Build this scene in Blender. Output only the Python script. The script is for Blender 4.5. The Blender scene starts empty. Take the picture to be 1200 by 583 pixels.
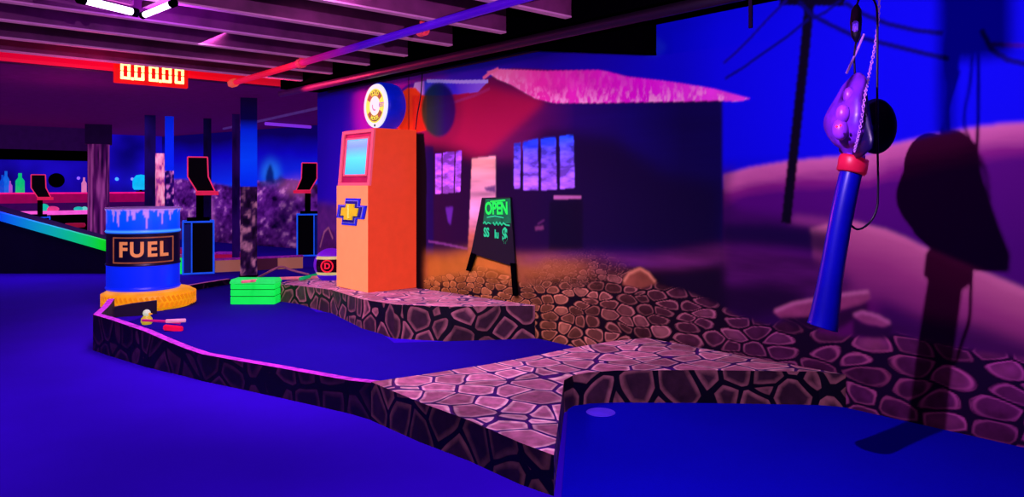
import bpy, bmesh, math, random
import numpy as np
from mathutils import Vector, Matrix
random.seed(7)
C = bpy.context.scene.collection
PI = math.pi

# ------------------------------------------------------------------ survey
# the camera stands at the origin, 1.25 m up; the mural wall is the plane y = 4.17
H = 1.25; FP = 873.0; HZ = 218.0
FW = Vector((-.751, .660, 0)); RT = Vector((.660, .751, 0))
WALL = 4.17
def fl(px, py, z=0.0):                      # ground survey: image point -> place on the level z
    d = FP*(H-z)/(py-HZ); k = (px-600)/FP
    v = FW*d + RT*(k*d); return Vector((v.x, v.y, z))
def dp(px, py, d):                          # place at depth d
    k = (px-600)/FP; v = FW*d + RT*(k*d)
    return Vector((v.x, v.y, H-(py-HZ)*d/FP))
def aty(px, py, Y):                         # place on the vertical plane y = Y
    k = (px-600)/FP; return dp(px, py, Y/(FW.y+RT.y*k))
def atx(px, py, X):
    k = (px-600)/FP; return dp(px, py, X/(FW.x+RT.x*k))

# ------------------------------------------------------------------ materials
def lin(c):
    return tuple((v/255/12.92 if v/255 <= .04045 else ((v/255+.055)/1.055)**2.4) for v in c[:3])
def new_mat(name):
    m = bpy.data.materials.new(name); m.use_nodes = True
    nt = m.node_tree; b = nt.nodes['Principled BSDF']; return m, nt, b
def paint(name, col, rough=.55, emit=0.0, ecol=None, metal=0.0, var=.12, scale=9.0, spec=.3, alb=None):
    """plain painted surface with a little procedural mottling and optional fluorescence"""
    m, nt, b = new_mat(name); c = lin(col)
    tc = nt.nodes.new('ShaderNodeTexCoord'); n = nt.nodes.new('ShaderNodeTexNoise')
    n.inputs['Scale'].default_value = scale; n.inputs['Detail'].default_value = 4
    nt.links.new(tc.outputs['Object'], n.inputs['Vector'])
    r = nt.nodes.new('ShaderNodeMapRange'); r.inputs['From Min'].default_value = .3; r.inputs['From Max'].default_value = .7
    r.inputs['To Min'].default_value = 1-var; r.inputs['To Max'].default_value = 1+var
    nt.links.new(n.outputs['Fac'], r.inputs['Value'])
    v = nt.nodes.new('ShaderNodeVectorMath'); v.operation = 'SCALE'
    v.inputs[0].default_value = c
    nt.links.new(r.outputs['Result'], v.inputs['Scale'])
    if alb is None: alb = .4 if emit >= .35 else 1.0
    a_ = nt.nodes.new('ShaderNodeVectorMath'); a_.operation = 'SCALE'; a_.inputs['Scale'].default_value = alb
    nt.links.new(v.outputs['Vector'], a_.inputs[0]); nt.links.new(a_.outputs['Vector'], b.inputs['Base Color'])
    b.inputs['Roughness'].default_value = rough; b.inputs['Metallic'].default_value = metal
    b.inputs['Specular IOR Level'].default_value = spec
    if emit:
        if ecol is None: nt.links.new(v.outputs['Vector'], b.inputs['Emission Color'])
        else: b.inputs['Emission Color'].default_value = (*lin(ecol), 1)
        b.inputs['Emission Strength'].default_value = emit
    return m
def attr_mat(name, rough=.7, emit=.0, emit_attr=None, spec=.1):
    """paint laid down as a colour attribute; a second attribute holds the fluorescent pigments"""
    m, nt, b = new_mat(name)
    a = nt.nodes.new('ShaderNodeVertexColor'); a.layer_name = 'Paint'
    nt.links.new(a.outputs['Color'], b.inputs['Base Color'])
    if emit_attr:
        e = nt.nodes.new('ShaderNodeVertexColor'); e.layer_name = emit_attr
        nt.links.new(e.outputs['Color'], b.inputs['Emission Color'])
    else: nt.links.new(a.outputs['Color'], b.inputs['Emission Color'])
    b.inputs['Emission Strength'].default_value = emit
    b.inputs['Roughness'].default_value = rough; b.inputs['Specular IOR Level'].default_value = spec
    return m
def stone_mat(name, hi, lo, mortar, scale=5.0, stretch=(1,1,1), rim=1.0, emit=0.0, edge=.055, round_=.22):
    """printed cobblestones: dark joints, pale rims, mottled hearts"""
    m, nt, b = new_mat(name); N = nt.nodes.new; L = nt.links.new
    tc = N('ShaderNodeTexCoord'); mp = N('ShaderNodeMapping'); mp.inputs['Scale'].default_value = stretch
    L(tc.outputs['Object'], mp.inputs['Vector'])
    nz = N('ShaderNodeTexNoise'); nz.inputs['Scale'].default_value = 3.0; nz.inputs['Detail'].default_value = 1
    L(mp.outputs[0], nz.inputs['Vector'])
    wa = N('ShaderNodeVectorMath'); wa.operation = 'SCALE'; wa.inputs['Scale'].default_value = .10
    L(nz.outputs['Color'], wa.inputs[0])
    ad = N('ShaderNodeVectorMath'); L(mp.outputs[0], ad.inputs[0]); L(wa.outputs[0], ad.inputs[1])
    v1 = N('ShaderNodeTexVoronoi'); v1.feature = 'DISTANCE_TO_EDGE'; v1.inputs['Scale'].default_value = scale; v1.inputs['Randomness'].default_value = .85
    v2 = N('ShaderNodeTexVoronoi'); v2.feature = 'F1'; v2.inputs['Scale'].default_value = scale; v2.inputs['Randomness'].default_value = .85
    L(ad.outputs[0], v1.inputs['Vector']); L(ad.outputs[0], v2.inputs['Vector'])
    sq = N('ShaderNodeMath'); sq.operation = 'POWER'; sq.inputs[1].default_value = 2.5; L(v2.outputs['Distance'], sq.inputs[0])
    sb = N('ShaderNodeMath'); sb.operation = 'MULTIPLY_ADD'; sb.inputs[1].default_value = -round_; L(sq.outputs[0], sb.inputs[0]); L(v1.outputs['Distance'], sb.inputs[2])
    body = N('ShaderNodeValToRGB'); cr = body.color_ramp
    e = cr.elements; e[0].position = 0; e[0].color = (*lin(mortar), 1); e[1].position = 1; e[1].color = (*lin(lo), 1)
    for p, c in ((edge*.75, mortar), (edge*1.25, hi), (edge*2.6, hi), (edge*5.5, lo)):
        k = cr.elements.new(p); k.color = (*lin(c), 1)
    L(sb.outputs[0], body.inputs['Fac'])
    sp = N('ShaderNodeSeparateColor'); L(v2.outputs['Color'], sp.inputs[0])
    mr = N('ShaderNodeMapRange'); mr.inputs['To Min'].default_value = .55; mr.inputs['To Max'].default_value = 1.25
    L(sp.outputs['Red'], mr.inputs['Value'])
    n2 = N('ShaderNodeTexNoise'); n2.inputs['Scale'].default_value = 16; n2.inputs['Detail'].default_value = 5; L(tc.outputs['Object'], n2.inputs['Vector'])
    m2 = N('ShaderNodeMapRange'); m2.inputs['From Min'].default_value = .3; m2.inputs['From Max'].default_value = .7; m2.inputs['To Min'].default_value = .6; m2.inputs['To Max'].default_value = 1.35
    L(n2.outputs['Fac'], m2.inputs['Value'])
    mu = N('ShaderNodeMath'); mu.operation = 'MULTIPLY'; L(mr.outputs[0], mu.inputs[0]); L(m2.outputs[0], mu.inputs[1])
    sc = N('ShaderNodeVectorMath'); sc.operation = 'SCALE'; L(body.outputs['Color'], sc.inputs[0]); L(mu.outputs[0], sc.inputs['Scale'])
    L(sc.outputs[0], b.inputs['Base Color'])
    b.inputs['Roughness'].default_value = .5; b.inputs['Specular IOR Level'].default_value = .25
    if emit:
        L(sc.outputs[0], b.inputs['Emission Color']); b.inputs['Emission Strength'].default_value = emit
    return m
def carpet_mat(name, col, emit=0.0):
    m, nt, b = new_mat(name); N = nt.nodes.new; L = nt.links.new; c = lin(col)
    tc = N('ShaderNodeTexCoord')
    n1 = N('ShaderNodeTexNoise'); n1.inputs['Scale'].default_value = 260; n1.inputs['Detail'].default_value = 2
    n2 = N('ShaderNodeTexNoise'); n2.inputs['Scale'].default_value = 1.6; n2.inputs['Detail'].default_value = 3
    L(tc.outputs['Object'], n1.inputs['Vector']); L(tc.outputs['Object'], n2.inputs['Vector'])
    a = N('ShaderNodeMapRange'); a.inputs['To Min'].default_value = .75; a.inputs['To Max'].default_value = 1.25; L(n1.outputs['Fac'], a.inputs['Value'])
    d = N('ShaderNodeMapRange'); d.inputs['To Min'].default_value = .85; d.inputs['To Max'].default_value = 1.15; L(n2.outputs['Fac'], d.inputs['Value'])
    mu = N('ShaderNodeMath'); mu.operation = 'MULTIPLY'; L(a.outputs[0], mu.inputs[0]); L(d.outputs[0], mu.inputs[1])
    v = N('ShaderNodeVectorMath'); v.operation = 'SCALE'; v.inputs[0].default_value = c; L(mu.outputs[0], v.inputs['Scale'])
    L(v.outputs[0], b.inputs['Base Color']); b.inputs['Roughness'].default_value = .95; b.inputs['Specular IOR Level'].default_value = .05
    bp = N('ShaderNodeBump'); bp.inputs['Strength'].default_value = .25; bp.inputs['Distance'].default_value = .004
    L(n1.outputs['Fac'], bp.inputs['Height']); L(bp.outputs[0], b.inputs['Normal'])
    if emit:
        L(v.outputs[0], b.inputs['Emission Color']); b.inputs['Emission Strength'].default_value = emit
    return m
def grad_mat(name, c0, c1, axis, a, b_, emit):
    """glowing strip whose colour runs from c0 to c1 along one object axis"""
    m, nt, b = new_mat(name); N = nt.nodes.new; L = nt.links.new
    tc = N('ShaderNodeTexCoord'); s = N('ShaderNodeSeparateXYZ'); L(tc.outputs['Object'], s.inputs[0])
    mr = N('ShaderNodeMapRange'); mr.inputs['From Min'].default_value = a; mr.inputs['From Max'].default_value = b_
    L(s.outputs[axis], mr.inputs['Value'])
    mx = N('ShaderNodeMix'); mx.data_type = 'RGBA'; mx.inputs['A'].default_value = (*lin(c0), 1); mx.inputs['B'].default_value = (*lin(c1), 1)
    L(mr.outputs[0], mx.inputs['Factor']); L(mx.outputs['Result'], b.inputs['Base Color']); L(mx.outputs['Result'], b.inputs['Emission Color'])
    b.inputs['Emission Strength'].default_value = emit; b.inputs['Roughness'].default_value = .5
    return m

M = {}
M['floor'] = carpet_mat('violet_carpet', (44, 0, 180), .07)
M['green'] = carpet_mat('blue_putting_carpet', (22, 0, 132), .06)
M['green_right'] = carpet_mat('deep_blue_putting_carpet', (6, 0, 172), .10)
M['ceil'] = paint('dark_purple_ceiling', (96, 14, 96), .8, .02)
M['ceil_low'] = paint('low_purple_ceiling', (104, 6, 112), .8, .2)
M['joist'] = paint('painted_joist', (128, 44, 104), .6, .02, scale=5, var=.3)
M['joist_edge'] = paint('lit_joist_edge', (190, 100, 170), .6, .32)  # pale glowing strip: light on the joist undersides put into the colour
M['black'] = paint('matt_black', (3, 1, 6), 1.0, spec=0.0)
M['black_gloss'] = paint('black_panel', (3, 1, 12), .5, spec=.08)
M['red_glow'] = paint('red_lit_paint', (225, 0, 62), .5, .55)
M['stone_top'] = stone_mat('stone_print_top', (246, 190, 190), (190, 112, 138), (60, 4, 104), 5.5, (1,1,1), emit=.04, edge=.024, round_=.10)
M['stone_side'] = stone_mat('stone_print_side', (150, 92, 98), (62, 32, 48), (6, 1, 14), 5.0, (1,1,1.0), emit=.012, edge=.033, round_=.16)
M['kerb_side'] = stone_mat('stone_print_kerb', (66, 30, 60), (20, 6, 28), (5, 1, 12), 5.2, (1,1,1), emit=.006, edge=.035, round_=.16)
M['kerb_top'] = paint('violet_kerb_edge', (190, 44, 200), .5, .16, scale=25, var=.4)
M['orange_front'] = paint('orange_lit_front', (255, 144, 92), .5, .8, var=.03)  # paler copy of the cabinet orange, light on the front face put in
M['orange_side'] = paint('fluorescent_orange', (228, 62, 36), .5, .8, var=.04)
M['pump_pink'] = paint('fluorescent_pink_frame', (250, 90, 120), .5, .6, var=.05)
M['magenta'] = paint('magenta_frame', (190, 14, 80), .5, .45)
M['gold'] = paint('gold_emblem', (250, 204, 20), .45, .5)
M['royal'] = paint('royal_blue', (20, 30, 200), .4, .25)
M['crate_green'] = paint('fluorescent_green', (10, 240, 84), .5, .8, var=.06)
M['crate_line'] = paint('dark_green_joint', (2, 120, 40), .5, .3)
M['amber'] = paint('fluorescent_amber', (255, 160, 14), .5, .72, scale=6, var=.22)
M['neon_blue'] = paint('neon_blue_edge', (20, 84, 255), .4, .75)
M['neon_pink'] = paint('neon_pink_edge', (255, 50, 110), .4, .75)
M['cable'] = paint('black_cable', (12, 6, 30), .45)
M['steel'] = paint('dull_steel', (150, 120, 190), .3, metal=.6)

# ------------------------------------------------------------------ mesh helpers
def link(name, me, mat=None, parent=None):
    o = bpy.data.objects.new(name, me); C.objects.link(o)
    if mat:
        for mm in (mat if isinstance(mat, (list, tuple)) else [mat]): me.materials.append(mm)
    if parent: o.parent = parent
    return o
def obj(name, bm, mat=None, parent=None, smooth=False):
    bmesh.ops.recalc_face_normals(bm, faces=bm.faces)
    me = bpy.data.meshes.new(name); bm.to_mesh(me); bm.free()
    if smooth:
        for p in me.polygons: p.use_smooth = True
    return link(name, me, mat, parent)
def tag(o, label=None, cat=None, group=None, kind=None):
    if label: o['label'] = label
    if cat: o['category'] = cat
    if group: o['group'] = group
    if kind: o['kind'] = kind
    return o
def thing(name, label, cat, loc=(0,0,0), rz=0, group=None):
    o = bpy.data.objects.new(name, None); C.objects.link(o); o.empty_display_size = .1
    o.location = loc; o.rotation_euler = (0, 0, rz); return tag(o, label, cat, group)
def box(bm, cx, cy, cz, sx, sy, sz, bev=0, rot=None, mi=0):
    r = bmesh.ops.create_cube(bm, size=1.0); vs = r['verts']
    M4 = Matrix.Diagonal((sx, sy, sz, 1))
    bmesh.ops.transform(bm, matrix=M4, verts=vs)
    if bev:
        es = list({e for v in vs for e in v.link_edges})
        rr = bmesh.ops.bevel(bm, geom=es, offset=bev, segments=2, affect='EDGES'); vs = list({v for f in rr['faces'] for v in f.verts} | {v for v in vs if v.is_valid})
    T = Matrix.Translation((cx, cy, cz))
    if rot is not None: T = T @ rot.to_4x4()
    bmesh.ops.transform(bm, matrix=T, verts=vs)
    for f in {f for v in vs for f in v.link_faces}: f.material_index = mi
    return vs
def bxo(name, c, s, mat, parent=None, bev=0, rot=None):
    bm = bmesh.new(); box(bm, *c, *s, bev, rot); return obj(name, bm, mat, parent)
def tube(bm, pts, r, seg=8, cap=True):
    pts = [Vector(p) for p in pts]; rs = r if isinstance(r, (list, tuple)) else [r]*len(pts)
    rings = []; up = None
    for i, p in enumerate(pts):
        t = (pts[min(i+1, len(pts)-1)] - pts[max(i-1, 0)]).normalized()
        if up is None: up = t.orthogonal().normalized()
        up = (up - t*up.dot(t)).normalized(); s = t.cross(up)
        rings.append([bm.verts.new(p + (up*math.cos(a)+s*math.sin(a))*rs[i]) for a in [2*PI*k/seg for k in range(seg)]])
    for a, b in zip(rings, rings[1:]):
        for k in range(seg): bm.faces.new((a[k], a[(k+1)%seg], b[(k+1)%seg], b[k]))
    if cap: bm.faces.new(rings[0][::-1]); bm.faces.new(rings[-1])
def tubo(name, pts, r, mat, parent=None, seg=8, smooth=True):
    bm = bmesh.new(); tube(bm, pts, r, seg); return obj(name, bm, mat, parent, smooth)
def curve_pts(pts, n=8):                       # Catmull-Rom through the points
    P = [Vector(p) for p in pts]; out = []
    for i in range(len(P)-1):
        a, b, c, d = P[max(i-1,0)], P[i], P[i+1], P[min(i+2, len(P)-1)]
        for k in range(n):
            t = k/n
            out.append(.5*((2*b)+(c-a)*t+(2*a-5*b+4*c-d)*t*t+(3*b-a-3*c+d)*t**3))
    return out + [P[-1]]
def lathe(bm, prof, seg=32, axis='Z', c=(0,0,0)):
    rings = []
    for r, h in prof:
        ring = []
        for k in range(seg):
            a = 2*PI*k/seg; x, y = r*math.cos(a), r*math.sin(a)
            p = (x, y, h) if axis == 'Z' else (x, h, y)
            ring.append(bm.verts.new((p[0]+c[0], p[1]+c[1], p[2]+c[2])))
        rings.append(ring)
    for a, b in zip(rings, rings[1:]):
        for k in range(seg): bm.faces.new((a[k], a[(k+1)%seg], b[(k+1)%seg], b[k]))
    return rings
def slab(top, mats, name, base=0.0, parent=None, side_idx=1):
    """solid with the given top outline (points carry their own height) down to the base level"""
    bm = bmesh.new()
    t = [bm.verts.new(p) for p in top]; b = [bm.verts.new((p[0], p[1], base)) for p in top]
    f = bm.faces.new(t); g = bm.faces.new(b[::-1]); n = len(t)
    for i in range(n):
        q = bm.faces.new((t[i], b[i], b[(i+1)%n], t[(i+1)%n])); q.material_index = side_idx
    g.material_index = side_idx
    bmesh.ops.triangulate(bm, faces=[f, g])
    return obj(name, bm, mats, parent)
def extr(bm, pts, d):                           # planar outline extruded by the vector d
    a = [bm.verts.new(p) for p in pts]; b = [bm.verts.new(Vector(p)+Vector(d)) for p in pts]; n = len(a)
    bm.faces.new(a); bm.faces.new(b[::-1])
    for i in range(n): bm.faces.new((a[i], b[i], b[(i+1)%n], a[(i+1)%n]))
def text_bm(s, size, depth=.002, fat=.018, space=1.0):
    cu = bpy.data.curves.new('t', 'FONT'); cu.body = s; cu.size = size; cu.extrude = depth; cu.align_x = 'CENTER'; cu.align_y = 'CENTER'
    cu.offset = size*fat; cu.space_character = space
    o = bpy.data.objects.new('t', cu); C.objects.link(o)
    dg = bpy.context.evaluated_depsgraph_get(); dg.update()
    me = bpy.data.meshes.new_from_object(o.evaluated_get(dg)); bm = bmesh.new(); bm.from_mesh(me)
    bpy.data.objects.remove(o); bpy.data.meshes.remove(me); bpy.data.curves.remove(cu)
    return bm
def dup(root, loc, rz, label, group=None):
    r = root.copy(); C.objects.link(r); r.location = loc; r.rotation_euler = (0, 0, rz); r['label'] = label
    if group: r['group'] = group
    for ch in list(root.children):
        c = ch.copy(); C.objects.link(c); c.parent = r
        for g in ch.children:
            d = g.copy(); C.objects.link(d); d.parent = c
    return r
def noise2(x, y, seed=0, octaves=4):
    """smooth value noise in numpy"""
    tot = np.zeros_like(x); amp = 1; s = 0
    rs = np.random.RandomState(seed)
    for o in range(octaves):
        T = rs.rand(256, 256); xx = x*2**o + 100.3; yy = y*2**o + 57.1
        xi = np.floor(xx).astype(int); yi = np.floor(yy).astype(int); fx = xx-xi; fy = yy-yi
        fx = fx*fx*(3-2*fx); fy = fy*fy*(3-2*fy)
        g = lambda a, b: T[a % 256, b % 256]
        v = (g(xi,yi)*(1-fx)+g(xi+1,yi)*fx)*(1-fy)+(g(xi,yi+1)*(1-fx)+g(xi+1,yi+1)*fx)*fy
        tot += v*amp; s += amp; amp *= .5
    return tot/s
def set_attr(me, name, rgb):
    a = me.color_attributes.new(name, 'FLOAT_COLOR', 'POINT')
    buf = np.ones((len(me.vertices), 4), np.float32); buf[:, :3] = rgb
    a.data.foreach_set('color', buf.ravel())

# ------------------------------------------------------------------ the setting
bxo('floor', (-8, -1, -.05), (26, 24, .1), M['floor'])['kind'] = 'structure'
# back wall carrying the mural
bxo('wall_back', (-3.85, 4.24, 1.25), (8.9, .1, 2.7), M['black'])['kind'] = 'structure'
# upper ceiling over the joists and the lower ceiling beyond the red beam
bxo('ceiling', (-3.6, -.3, 2.72), (9.5, 9.4, .06), M['ceil'])['kind'] = 'structure'
bxo('ceiling_lower', (-13.9, -.3, 2.47), (11.2, 17.5, .06), M['ceil_low'])['kind'] = 'structure'
bxo('wall_right', (3.1, -.3, 1.3), (.1, 9.4, 2.8), M['black'])['kind'] = 'structure'
bxo('wall_front', (-8, -9.2, 1.3), (24, .1, 2.8), M['black'])['kind'] = 'structure'

# ceiling joists run square to the mural wall
jx = [.0, -.66, -1.3, -1.96, -2.62, -3.28-.3, -4.26, -4.93, -5.59, -6.24, -6.98, -7.66]
for i, x in enumerate(jx):
    bm = bmesh.new(); y0, y1 = -4.8, 3.66
    box(bm, x, (y0+y1)/2, 2.55, .055, y1-y0, .28); box(bm, x, (y0+y1)/2, 2.405, .06, y1-y0, .012, mi=1)
    obj('trim_%d' % (i+1), bm, [M['joist'], M['joist_edge']])['kind'] = 'structure'
# header beam where the ceiling steps down; red light on it put into a glowing strip
hb = bmesh.new(); box(hb, -8.36, -.55, 2.55, .1, 8.5, .3)
obj('trim_20', hb, paint('header_beam', (90, 20, 90), .6))['kind'] = 'structure'
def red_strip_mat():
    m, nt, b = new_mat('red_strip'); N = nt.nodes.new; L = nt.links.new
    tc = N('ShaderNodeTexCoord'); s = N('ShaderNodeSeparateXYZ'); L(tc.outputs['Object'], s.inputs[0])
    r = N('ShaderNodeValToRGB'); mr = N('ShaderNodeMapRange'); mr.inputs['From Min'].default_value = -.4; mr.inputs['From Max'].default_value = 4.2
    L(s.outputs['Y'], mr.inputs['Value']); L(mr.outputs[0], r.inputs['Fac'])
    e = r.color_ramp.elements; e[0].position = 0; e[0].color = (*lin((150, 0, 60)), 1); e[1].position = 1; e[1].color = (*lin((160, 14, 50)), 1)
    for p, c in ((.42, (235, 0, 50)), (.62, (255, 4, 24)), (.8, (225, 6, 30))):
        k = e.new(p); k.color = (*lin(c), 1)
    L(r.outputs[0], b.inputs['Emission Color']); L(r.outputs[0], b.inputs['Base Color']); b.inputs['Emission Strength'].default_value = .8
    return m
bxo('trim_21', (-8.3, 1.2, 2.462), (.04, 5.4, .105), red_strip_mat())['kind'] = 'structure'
# dark bulkhead along the top of the mural wall
bxo('trim_22', (-3.6, 3.93, 2.56), (9.3, .5, .38), M['black'])['kind'] = 'structure'

# far walls
def far_blue():
    m, nt, b = new_mat('far_blue_wall'); N = nt.nodes.new; L = nt.links.new
    tc = N('ShaderNodeTexCoord'); s = N('ShaderNodeSeparateXYZ'); L(tc.outputs['Object'], s.inputs[0])
    n = N('ShaderNodeTexNoise'); n.inputs['Scale'].default_value = .9; L(tc.outputs['Object'], n.inputs['Vector'])
    r = N('ShaderNodeValToRGB'); L(n.outputs['Fac'], r.inputs['Fac'])
    e = r.color_ramp.elements; e[0].position = .35; e[0].color = (*lin((6, 0, 120)), 1); e[1].position = .65; e[1].color = (*lin((28, 10, 215)), 1)
    L(r.outputs[0], b.inputs['Base Color']); L(r.outputs[0], b.inputs['Emission Color']); b.inputs['Emission Strength'].default_value = .7
    b.inputs['Roughness'].default_value = .8
    return m
bxo('wall_left', (-19.05, -1.1, 1.25), (.1, 13.2, 2.5), far_blue())['kind'] = 'structure'

# ------------------------------------------------------------------ the painted mural (flat paint on the wall)
class Canvas:
    def __init__(s, X, Z, surv):
        s.X, s.Z = np.meshgrid(X, Z); s.x0, s.z0 = X[0], Z[0]; s.d = X[1]-X[0]
        s.col = np.zeros(s.X.shape+(3,)); s.em = np.zeros(s.X.shape+(3,)); s.surv = surv
    def mask(s, pts, blur=1.0, raw=False):
        P = [s.surv(*p) for p in pts] if not raw else pts
        k = int(blur*3)+2
        xs = [p[0] for p in P]; zs = [p[1] for p in P]
        i0 = max(int((min(xs)-s.x0)/s.d)-k, 0); i1 = min(int((max(xs)-s.x0)/s.d)+k+2, s.X.shape[1])
        j0 = max(int((min(zs)-s.z0)/s.d)-k, 0); j1 = min(int((max(zs)-s.z0)/s.d)+k+2, s.X.shape[0])
        if i1 <= i0 or j1 <= j0: return None
        X = s.X[j0:j1, i0:i1]; Z = s.Z[j0:j1, i0:i1]; m = np.zeros(X.shape, bool); n = len(P)
        for a in range(n):
            x1, z1 = P[a]; x2, z2 = P[(a+1) % n]
            if z1 == z2: continue
            m ^= ((z1 > Z) != (z2 > Z)) & (X < (x2-x1)*(Z-z1)/(z2-z1)+x1)
        m = m.astype(float)
        if blur > .3:
            r = int(blur*3)+1; g = np.exp(-.5*(np.arange(-r, r+1)/blur)**2); g /= g.sum()
            m = np.pad(m, r, mode='edge')
            m = sum(g[q]*m[q:q+m.shape[0]-2*r, :] for q in range(2*r+1))
            m = sum(g[q]*m[:, q:q+m.shape[1]-2*r] for q in range(2*r+1))
        return (slice(j0, j1), slice(i0, i1)), m
    def poly(s, pts, c, blur=1.0, a=1.0, em=0.0, tex=None):
        r = s.mask(pts, blur)
        if r is None: return
        sl, m = r; m = m*a
        cc = np.array(lin(c)) if not callable(c) else c(s.X[sl], s.Z[sl])
        if tex is not None: cc = cc*tex(s.X[sl], s.Z[sl])[..., None]
        s.col[sl] = s.col[sl]*(1-m[..., None]) + cc*m[..., None]
        s.em[sl] = s.em[sl]*(1-m[..., None]) + cc*em*m[..., None]
    def line(s, pts, w, c, blur=.7, a=1.0, em=0.0):
        """stroke of width w metres through surveyed points"""
        P = [Vector((*s.surv(*p), 0)) for p in pts]; L = []; R = []
        for i, p in enumerate(P):
            t = (P[min(i+1, len(P)-1)]-P[max(i-1, 0)]).normalized(); n = Vector((-t.y, t.x, 0))*w/2
            L.append(((p+n).x, (p+n).y)); R.append(((p-n).x, (p-n).y))
        keep = s.surv; s.surv = lambda x, z: (x, z)
        s.poly(L+R[::-1], c, blur, a, em); s.surv = keep
    def mesh(s, place):
        nz, nx = s.X.shape; n = nx*nz
        co = place(s.X.ravel(), s.Z.ravel()).astype(np.float32)
        me = bpy.data.meshes.new('painting'); me.vertices.add(n); me.vertices.foreach_set('co', co.ravel())
        i = np.arange(n).reshape(nz, nx); q = np.stack([i[:-1,:-1], i[:-1,1:], i[1:,1:], i[1:,:-1]], -1).reshape(-1, 4)
        me.loops.add(q.size); me.loops.foreach_set('vertex_index', q.ravel().astype(np.int32))
        me.polygons.add(len(q)); me.polygons.foreach_set('loop_start', (np.arange(len(q))*4).astype(np.int32))
        me.update(calc_edges=True)
        set_attr(me, 'Paint', np.clip(s.col, 0, 1).reshape(-1, 3)); set_attr(me, 'Glow', s.em.reshape(-1, 3))
        return me
def voronoi(u, v, seed):
    """nearest and second nearest seed distances and a random number per cell"""
    rs = np.random.RandomState(seed); JX = rs.rand(128, 128)*.8+.1; JY = rs.rand(128, 128)*.8+.1; RC = rs.rand(128, 128)
    ui = np.floor(u).astype(int); vi = np.floor(v).astype(int)
    f1 = np.full(u.shape, 9.); f2 = np.full(u.shape, 9.); rc = np.zeros(u.shape); dx1 = np.zeros(u.shape); dy1 = np.zeros(u.shape)
    for a in (-2,-1,0,1,2):
        for b in (-2,-1,0,1,2):
            ci, cj = ui+a, vi+b; jx_ = JX[ci%128, cj%128]; jy_ = JY[ci%128, cj%128]
            dx = ci+jx_-u; dy = cj+jy_-v; d = np.sqrt(dx*dx+dy*dy)
            n = d < f1
            f2 = np.where(n, f1, np.minimum(f2, d)); rc = np.where(n, RC[ci%128, cj%128], rc)
            dx1 = np.where(n, dx, dx1); dy1 = np.where(n, dy, dy1); f1 = np.where(n, d, f1)
    return f1, f2, rc, dx1, dy1
def ramp(x, stops):
    xs = [p[0] for p in stops]; cs = np.array([lin(p[1]) for p in stops])
    return np.stack([np.interp(x, xs, cs[:, k]) for k in range(3)], -1)
def wsurv(px, py):
    v = aty(px, py, WALL); return v.x, v.z
WX = lambda px: wsurv(px, 218)[0]
cv = Canvas(np.arange(-8.3, .62, .006), np.arange(0, 2.372, .006), wsurv)
X, Z = cv.X, cv.Z
# sky: deep blue, violet over the far left end
sky = ramp(X, [(-8.3, (40, 0, 190)), (-7.7, (56, 4, 200)), (-7.1, (150, 20, 190)), (-6.4, (170, 40, 200)), (-5.6, (50, 40, 235)), (-4.4, (30, 0, 190)), (-3.2, (6, 0, 235)), (0.6, (4, 0, 250))])
low = np.clip((1.45-Z)/.35, 0, 1)[..., None]
right = np.clip((X-WX(800))/.3, 0, 1)[..., None]
cv.col[:] = sky*(1-right*low*.55)
cv.em[:] = cv.col*(.04+.12*right)
nb = noise2(X*1.3, Z*1.3, 3); nf = noise2(X*9, Z*9, 5); nz_ = noise2(X*3, Z*14, 9)
T = lambda amp, f=nf: (lambda x, z: 1+amp*(noise2(x*9, z*9, 5)-.5)*2)
TH = lambda amp: (lambda x, z: 1+amp*(noise2(x*2.5, z*16, 8)-.5)*2)
# ---- dunes on the right
def dune(x, z, crest, stops):
    d = np.interp(x, [p[0] for p in crest], [p[1] for p in crest]) - z
    return ramp(d + (noise2(x*3, z*10, 12)-.5)*.06, stops)
cv.poly([(846,222),(1262,222),(1262,583),(846,583)], (50, 4, 80), 1)
cv.poly([(497,290),(850,290),(850,450),(497,450)], (12, 2, 24), 3)
cr1 = [wsurv(*p) for p in ((840,212),(877,197),(900,193),(925,189),(979,184),(1018,181),(1042,170),(1070,164),(1097,158),(1137,150),(1170,146),(1200,144),(1260,142))]
cr1p = [(848,205),(877,197),(900,193),(925,189),(979,184),(1018,181),(1042,170),(1070,164),(1097,158),(1137,150),(1170,146),(1200,144),(1262,142),(1262,520),(848,300)]
cv.poly(cr1p, lambda x, z: dune(x, z, cr1, [(0, (244, 136, 190)), (.07, (222, 112, 172)), (.14, (150, 36, 140)), (.2, (96, 4, 130)), (.6, (84, 2, 124))]), 1.6)
# middle swoosh left of the power pole
cv.poly([(846,200),(862,198),(852,216),(850,232),(866,246),(905,252),(950,258),(985,262),(1000,280),(846,300)], (64, 6, 92), 5, .8)
cr2p = [(850,262),(880,258),(905,262),(950,268),(985,259),(995,259),(1038,269),(1060,278),(1078,287),(1100,296),(1121,305),(1157,320),(1200,338),(1262,362),(1262,560),(850,400)]
cr2 = [wsurv(*p) for p in cr2p[:-2]]
cv.poly([(930,252),(965,256),(1010,262),(1000,272),(960,268),(925,262)], (170, 70, 150), 3, .8)
cv.poly(cr2p[3:-1]+[(960,400)], lambda x, z: dune(x, z, cr2[3:], [(0, (240, 140, 176)), (.05, (216, 112, 156)), (.2, (176, 70, 136)), (.45, (110, 16, 110)), (.8, (90, 10, 100))]), 1.6)
cv.poly([(846,262),(900,262),(955,268),(985,275),(975,300),(920,292),(870,290),(846,292)], (16, 0, 62), 4, .9)
cv.poly([(846,286),(900,291),(960,300),(1000,330),(985,348),(940,356),(880,362),(846,352)], (86, 20, 100), 5, 1, tex=TH(.5))
cv.poly([(838,335),(900,330),(950,345),(930,362),(880,374),(838,360)], (26, 0, 50), 5, .9)
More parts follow.
